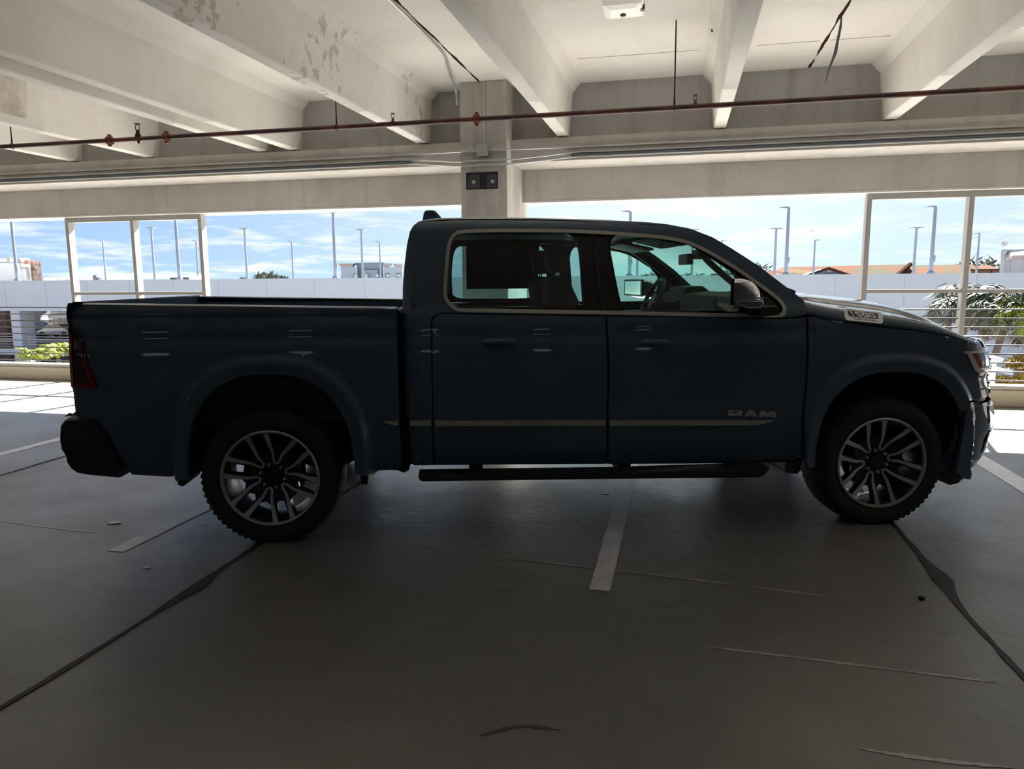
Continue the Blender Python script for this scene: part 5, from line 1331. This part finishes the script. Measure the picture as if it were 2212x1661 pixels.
# air dam ahead of the front wheels and mud flaps
def flap(poly, y0, y1, m='black_plastic', nm='mud_flap'):
    for fr in sides:
        a, c = (y0, y1) if not fr else (2*YC-y1, 2*YC-y0)
        MB().prism(poly, lambda p, d: (p[0], d, p[1]), a, c).build(nm, m, truck, bevel=.005)
flap([(4.165, .34), (4.180, .212), (4.235, .222), (4.262, .25), (4.285, .33)], .09, .40, nm='air_deflector')
flap([(-.535, .44), (-.528, .36), (-.505, .348), (-.488, .356), (-.480, .44)], .02, .28)
flap([(.500, .46), (.515, .335), (.545, .328), (.556, .345), (.56, .46)], .03, .28)
flap([(3.085, .40), (3.085, .345), (3.10, .330), (3.165, .322), (3.185, .345), (3.195, .42)], .05, .30)
# ---- rear bumper --------------------------------------------------
rbp = [(-1.075, .770), (-1.105, .762), (-1.128, .735), (-1.140, .656), (-1.136, .593), (-1.115, .552), (-1.113, .515), (-1.092, .476), (-1.061, .451), (-1.0, .437), (-.835, .416), (-.845, .50), (-.88, .64), (-.905, .70), (-.945, .765)]
b = MB(); sts = [(-.028, .93), (-.018, .965), (0.0, .985), (.03, 1.0), (.10, 1.02), (.25, 1.04), (.5, 1.05), (1.0, 1.055)]
sts = sts+[(2*YC-y, s) for y, s in reversed(sts[:-1])]
vs = []; n = len(rbp)
for y, s in sts:
    for (u, z) in rbp: vs.append((-.95+(u+.95)*(s if u < -.95 else 1), y, .60+(z-.60)*min(1, .93+.07*(s-.93)/.07)))
fs = [(i*n+k, (i+1)*n+k, (i+1)*n+(k+1) % n, i*n+(k+1) % n) for i in range(len(sts)-1) for k in range(n)]+[tuple(range(n)), tuple(len(vs)-1-k for k in range(n))]
b.add(vs, fs); rbm = b.build('rear_bumper', 'black_plastic', truck, True)
b = MB()
for i in range(22):
    for j in range(4):
        x = -1.13+j*.03; y = .04+i*.09
        b.add([(x, y, .769), (x+.024, y, .769), (x+.024, y+.07, .769), (x, y+.07, .769), (x+.012, y+.035, .785)], [(0, 1, 4), (1, 2, 4), (2, 3, 4), (3, 0, 4)])
b.build('step_pad', 'black_plastic', rbm)
b = MB().tube([(-1.15, 1.0, .50), (-1.3, 1.0, .50)], .03, 10); b.build('hitch_tube', 'underbody', rbm, True)
# ---- running board ------------------------------------------------
for fr in sides:
    y0, y1 = (-.06, .10) if not fr else (1.90, 2.06)
    b = MB(); poly = [(.851, .400), (.858, .378), (.873, .364), (1.8, .352), (2.877, .336), (2.905, .345), (2.945, .392), (2.0, .386)]
    b.prism(poly, lambda p, d: (p[0], d, p[1]), y0, y1); rbd = b.build('running_board', 'black_plastic', truck, bevel=.010)
    b = MB()
    for u in (1.15, 2.05, 2.75): b.box((u, min(1-(1-y1), .08) if not fr else 1.70, .36), (u+.08, .30 if not fr else 1.92, .46))
    b.build('step_bracket', 'underbody', rbd)
    b = MB(); 
    a, c = (.07, .13) if not fr else (1.87, 1.93)
    b.prism([(.82, .43), (3.1, .395), (3.12, .50), (.82, .50)], lambda p, d: (p[0], d, p[1]), a, c); b.build('sill', 'underbody', truck)
# ---- underbody ----------------------------------------------------
b = MB()
for y in (.42, 1.50): b.box((-.95, y, .45), (4.3, y+.08, .60))
b.box((.9, .35, .46), (3.2, 1.65, .52)); b.box((2.2, .8, .38), (3.2, 1.2, .5)); b.box((.3, .35, .40), (.46, 1.65, .47))
b.build('frame_rails', 'underbody', truck)
b = MB().tube([(0, .30, .40), (0, 1.70, .40)], .045, 12); b.lathe([(0.001, -.14), (.11, -.10), (.14, 0), (.11, .10), (0.001, .14)], (0, 1.0, .40), 16, 'y'); b.tube([(.1, 1.0, .42), (2.3, 1.0, .48)], .04, 10); b.build('rear_axle', 'underbody', truck, True)
b = MB().tube([(.62, 1.35, .42), (1.25, 1.35, .42)], .10, 14); b.tube([(.62, 1.35, .42), (.25, 1.42, .55), (-.3, 1.42, .52), (-1.02, 1.45, .48)], .035, 10); b.build('exhaust', 'underbody', truck, True)
b = MB().box((-.95, .6, .40), (-.45, 1.3, .58)); b.tube([(-.70, .5, .50), (-.70, 1.5, .50)], .18, 18); b.build('spare_tyre', 'rubber', truck, True)
b = MB().prism([(.60, .42), (.60, .405), (.72, .395), (.76, .378), (.79, .395), (.80, .43), (.9, .43), (.9, .50), (.60, .50)], lambda p, d: (p[0], d, p[1]), .10, .22); b.build('cab_mount', 'underbody', truck)
# dark wheel wells and inner body closing the shut lines
for uc in (0.02, WB+.03):
    for fr in sides:
        b = MB(); q = (lambda y: 2*YC-y) if fr else (lambda y: y); rr_ = .50; top = 1.0 if uc < 1 else .957
        pts = arch_open(uc, top+.055); pts = [(pts[0][0], .42)]+pts+[(pts[-1][0], .42)]
        vs = []
        for (u, z) in pts: vs += [(u, q(-.004), z), (u, q(.36), z)]
        k = len(pts); fs = [(2*i, 2*i+1, 2*i+3, 2*i+2) for i in range(k-1)]
        c = len(vs); vs += [(p[0], q(.36), p[1]) for p in pts]; fs.append(tuple(c+i for i in range(k)))
        b.add(vs, fs); b.build('wheel_well', 'underbody', truck)
for fr in sides:
    q = (lambda y: 2*YC-y) if fr else (lambda y: y)
    def inner(x0, x1, z0, z1, ya, yb):
        b.box((x0, min(q(ya), q(yb)), z0), (x1, max(q(ya), q(yb)), z1))
    for a_ in ((.55, .90, .46, 1.33, .07, .10), (.80, 3.25, .46, 1.27, .085, .10), (-.95, -.55, .46, 1.2, .07, .10)):
        b = MB(); inner(*a_); b.build('inner_body', 'underbody', truck)
# cowl and wipers
b = MB().grid(lambda t, s: (lerp(3.08, 3.24, s)+.10*(1-abs(2*t-1)**2), lerp(.11, 1.89, t), 1.392+.018*(1-abs(2*t-1)**2)-.012*s), linsp(0, 1, 15), linsp(0, 1, 3)); cw = b.build('cowl', 'black_plastic', truck, True)
b = MB().tube([(3.20, .30, 1.43), (3.14, .32, 1.455), (3.10, .60, 1.47), (3.17, 1.0, 1.455)], .012, 6); b.tube([(3.095, .30, 1.465), (3.21, .95, 1.462)], .010, 6); b.build('wiper', 'black_plastic', truck, True)
b = MB().box((3.06, .10, 1.41), (3.12, .16, 1.442)); b.build('hood_hinge', 'black_plastic', cw)
# ---- side mirrors -------------------------------------------------
for fr in sides:
    mr_ = bpy.data.objects.new('side_mirror', None); C.objects.link(mr_); mr_.parent = truck
    q = (lambda y: 2*YC-y) if fr else (lambda y: y)
    def cap(a, c, zmin=1.395, zmax=1.515):
        # a: angle around lateral axis section, c: lateral 0..1
        y = lerp(-.055, -.295, c); k = 1-abs(2*c-1)**4
        return None
    SH = lambda u, y: u-0.42*max(0.0, -y-.06)
    b = MB(); n = 28; st2 = linsp(0, 1, 15); vs = []
    prof_up = smooth_poly([(2.688, 1.400), (2.690, 1.505), (2.70, 1.516), (2.75, 1.512), (2.80, 1.488), (2.835, 1.440), (2.842, 1.400)], 4)
    for c in st2:
        e = 1-abs(2*c-1)**5; y = lerp(-.06, -.30, c); dome = .75+.25*max(0, e)**.5
        for (u, z) in prof_up: vs.append((SH(2.688+(u-2.688)*dome, y), q(y), 1.40+(z-1.40)*(.80+.20*max(0, e)**.5)))
    k = len(prof_up); fs = [(i*k+j, i*k+j+1, (i+1)*k+j+1, (i+1)*k+j) for i in range(len(st2)-1) for j in range(k-1)]
    fs += [tuple(range(k)), tuple((len(st2)-1)*k+j for j in reversed(range(k)))]+[(i*k+k-1, i*k, (i+1)*k, (i+1)*k+k-1) for i in range(len(st2)-1)]
    b.add(vs, fs); b.build('mirror_cap', 'chrome', mr_, True)
    b = MB(); lowp = [(2.690, 1.401), (2.855, 1.401), (2.860, 1.365), (2.845, 1.352), (2.78, 1.350), (2.70, 1.372)]
    b.prism(lowp, lambda p, d: (SH(p[0], d), q(d), p[1]), -.075, -.285); b.build('mirror_base', 'chrome', mr_, bevel=.012)
    b = MB(); b.prism([(2.76, 1.36), (2.90, 1.36), (2.92, 1.31), (2.80, 1.30)], lambda p, d: (p[0], q(d), p[1]), -.16, .05); b.build('mirror_arm', 'black_plastic', mr_, bevel=.01)
    gp_ = [(0, 1.385), (0, 1.495), (1, 1.500), (1, 1.390)]
    for nm_, mt_, e_, u0, u1 in (('mirror_bezel', 'gloss_black', .012, 2.690, 2.674), ('mirror_glass', 'chrome', -.004, 2.676, 2.671)):
        qd = [(-.072+e_, 1.378-e_), (-.072+e_, 1.502+e_), (-.288-e_, 1.502+e_), (-.288-e_, 1.385-e_)]
        b = MB(); b.add([(SH(u1, y), q(y), z) for y, z in qd]+[(SH(u0, y), q(y), z) for y, z in qd], [(0, 1, 2, 3), (7, 6, 5, 4), (0, 4, 5, 1), (1, 5, 6, 2), (2, 6, 7, 3), (3, 7, 4, 0)]); b.build(nm_, mt_, mr_)
    b = MB(); b.box((2.70, min(q(-.27), q(-.295)), 1.404), (2.76, max(q(-.27), q(-.295)), 1.414)); b.build('turn_signal', 'white_lens', mr_)

# ---- wheels -------------------------------------------------------
def tyre_mesh():
    prof = [(.275, .02), (.285, .005), (.300, -.004), (.335, -.012), (.368, -.008), (.385, .004), (.398, .020), (.405, .045), (.408, .10), (.409, .14), (.408, .18), (.405, .235), (.398, .26), (.385, .276), (.36, .288), (.30, .284), (.275, .262)]
    n = 256; b = MB(); vs = []
    for (r, h) in prof:
        for k in range(n):
            t = 2*pi*k/n; rr = r
            if r > .383 and r < .406 and k % 4 in (0, 1): rr = r-.0075
            if .355 < r < .38 and k % 4 in (0, 1): rr = r
            vs.append((rr*cos(t), h+(0.004 if (r > .383 and r < .40 and k % 4 in (0, 1)) else 0), rr*sin(t)))
    m_ = len(prof); fs = [(i*n+k, i*n+(k+1) % n, (i+1)*n+(k+1) % n, (i+1)*n+k) for i in range(m_-1) for k in range(n)]
    # flatten at the contact patch
    out = []
    for (x, y, z) in vs:
        if z < -.386: z = -.3895+(z+.386)*0.03; 
        out.append((x, y, max(z, -.3898)))
    b.add(out, fs)
    return b
def spoke_loop(b, mode):
    """one loop of two spokes around the axis angle 0; r along x. mode: strip / body"""
    cl = [(.268, .093), (.20, .060), (.150, .033), (.128, .024), (.108, .020), (.092, .017), (.080, .010), (.0765, 0.0)]
    wd = [.0165, .0115, .0085, .0075, .0065, .006, .006, .006]
    cl2 = smooth_poly(cl, 4); wd2 = [interp(i/4, list(range(8)), wd) for i in range(len(cl2))]
    full = cl2+[(x, -y) for x, y in reversed(cl2[:-1])]; ww = wd2+list(reversed(wd2[:-1]))
    vs = []; n = len(full)
    for i, (x, y) in enumerate(full):
        a = full[max(0, i-1)]; c = full[min(n-1, i+1)]; t = Vector((c[0]-a[0], c[1]-a[1])).normalized(); nx, ny = -t.y, t.x; w = ww[i]
        r = sqrt(x*x+y*y); dep = interp(r, [.07, .10, .15, .20, .27], [.066, .062, .045, .026, .008])
        if mode == 'strip': w0, w1, d0, d1 = w, w+.001, dep, dep+.006
        else: w0, w1, d0, d1 = w+.0015, w+.004, dep+.004, dep+.05
        vs += [(x+nx*w0, d0, y+ny*w0), (x-nx*w0, d0, y-ny*w0), (x-nx*w1, d1, y-ny*w1), (x+nx*w1, d1, y+ny*w1)]
    fs = [(4*i+k, 4*i+(k+1) % 4, 4*i+4+(k+1) % 4, 4*i+4+k) for i in range(n-1) for k in range(4)]+[(3, 2, 1, 0), tuple(4*(n-1)+k for k in range(4))]
    return vs, fs
def make_wheel(rot):
    """axis along +y, face towards -y at y = 0"""
    w = bpy.data.objects.new('wheel', None); C.objects.link(w)
    tyre_mesh().build('tyre', 'rubber', w, True)
    lip = MB().lathe([(.284, .012), (.283, -.002), (.278, -.006), (.270, -.004), (.266, .004), (.264, .012)], (0, 0, 0), 96, 'y'); lip.build('rim_lip', 'machined', w, True)
    barrel = MB().lathe([(.264, .010), (.258, .03), (.245, .08), (.240, .16), (.262, .25), (.272, .262)], (0, 0, 0), 72, 'y'); barrel.build('rim_barrel', 'disc', w, True)
    rotm = R(rot)
    def rotv(vs, a): return [(v[0]*cos(a)-v[2]*sin(a), v[1], v[0]*sin(a)+v[2]*cos(a)) for v in vs]
    bb = MB()
    for k in range(6):
        a = rotm+k*pi/3
        vs, fs = spoke_loop(None, 'strip'); b = MB().add(rotv(vs, a), fs); b.build('spoke_face', 'machined', w)
        vs, fs = spoke_loop(None, 'body'); bb.add(rotv(vs, a), fs)
        # web inside the loop and pocket between loops near the hub
        web = [(.262, .083), (.20, .052), (.150, .027), (.128, .019), (.10, .014), (.085, 0), (.10, -.014), (.128, -.019), (.150, -.027), (.175, -.02), (.185, 0), (.175, .02)]
        web = [(.175, .034), (.150, .030), (.128, .022), (.10, .018), (.082, 0), (.10, -.018), (.128, -.022), (.150, -.030), (.175, -.034), (.160, 0)]
        nn = len(web); v1 = [(x, interp(sqrt(x*x+y*y), [.07, .15, .27], [.070, .058, .03]), y) for x, y in web]
        bb.add(rotv(v1+[(x, d+.03, y) for x, d, y in v1], a), [tuple(range(nn)), tuple(2*nn-1-i for i in range(nn))]+[(i, (i+1) % nn, nn+(i+1) % nn, nn+i) for i in range(nn)])
        g_ = a+pi/6                                   # between loops: fill towards the hub with a long slot
        web2 = [(.262, .030), (.235, .030), (.215, .026), (.165, .024), (.150, .0), (.165, -.024), (.215, -.026), (.235, -.030), (.262, -.030), (.262, -.044), (.20, -.046), (.150, -.042), (.11, -.036), (.085, -.030), (.085, .030), (.11, .036), (.150, .042), (.20, .046), (.262, .044)]
        nn = len(web2); v1 = [(x, interp(sqrt(x*x+y*y), [.07, .10, .15, .20, .27], [.072, .069, .056, .038, .02]), y) for x, y in web2]
        bb.add(rotv(v1+[(x, d+.03, y) for x, d, y in v1], g_), [tuple(range(nn)), tuple(2*nn-1-i for i in range(nn))]+[(i, (i+1) % nn, nn+(i+1) % nn, nn+i) for i in range(nn)])
    bb.lathe([(.0001, .070), (.088, .070), (.092, .076), (.092, .12), (.0001, .12)], (0, 0, 0), 40, 'y')
    bb.build('spoke_body', 'wheel_black', w)
    MB().lathe([(.0001, .050), (.034, .052), (.040, .058), (.041, .072)], (0, 0, 0), 28, 'y').build('centre_cap', 'gloss_black', w, True)
    for k in range(6):
        a = rotm+pi/6+k*pi/3; x, z = .0698*cos(a), .0698*sin(a)
        MB().lathe([(.0001, .050), (.007, .0505), (.0105, .056), (.0105, .074)], (x, 0, z), 8, 'y').build('lug_nut', 'machined', w, True)
    MB().lathe([(.05, .135), (.175, .135), (.178, .14), (.178, .16), (.05, .16)], (0, 0, 0), 48, 'y').build('brake_disc', 'disc', w)
    b = MB(); a0 = 160 if rot != 14.5 else 170
    pts = [(r*cos(R(a)), r*sin(R(a))) for r, aa in ((.185, range(a0-22, a0+23, 9)), (.105, range(a0+22, a0-23, -9))) for a in aa]
    b.prism(pts, lambda p, d: (p[0], d, p[1]), .115, .185); b.build('brake_caliper', 'underbody', w, bevel=.008)
    return w
wf_ = make_wheel(10.0); wf_.parent = truck; wf_.location = (WB, 0, .39)
wr_ = make_wheel(14.5); wr_.parent = truck; wr_.location = (0, 0, .39)
for u in (0, WB):
    c = copy_tree(wf_ if u else wr_, truck); c.location = (u, 2*YC, .39); c.rotation_euler = (0, 0, pi)
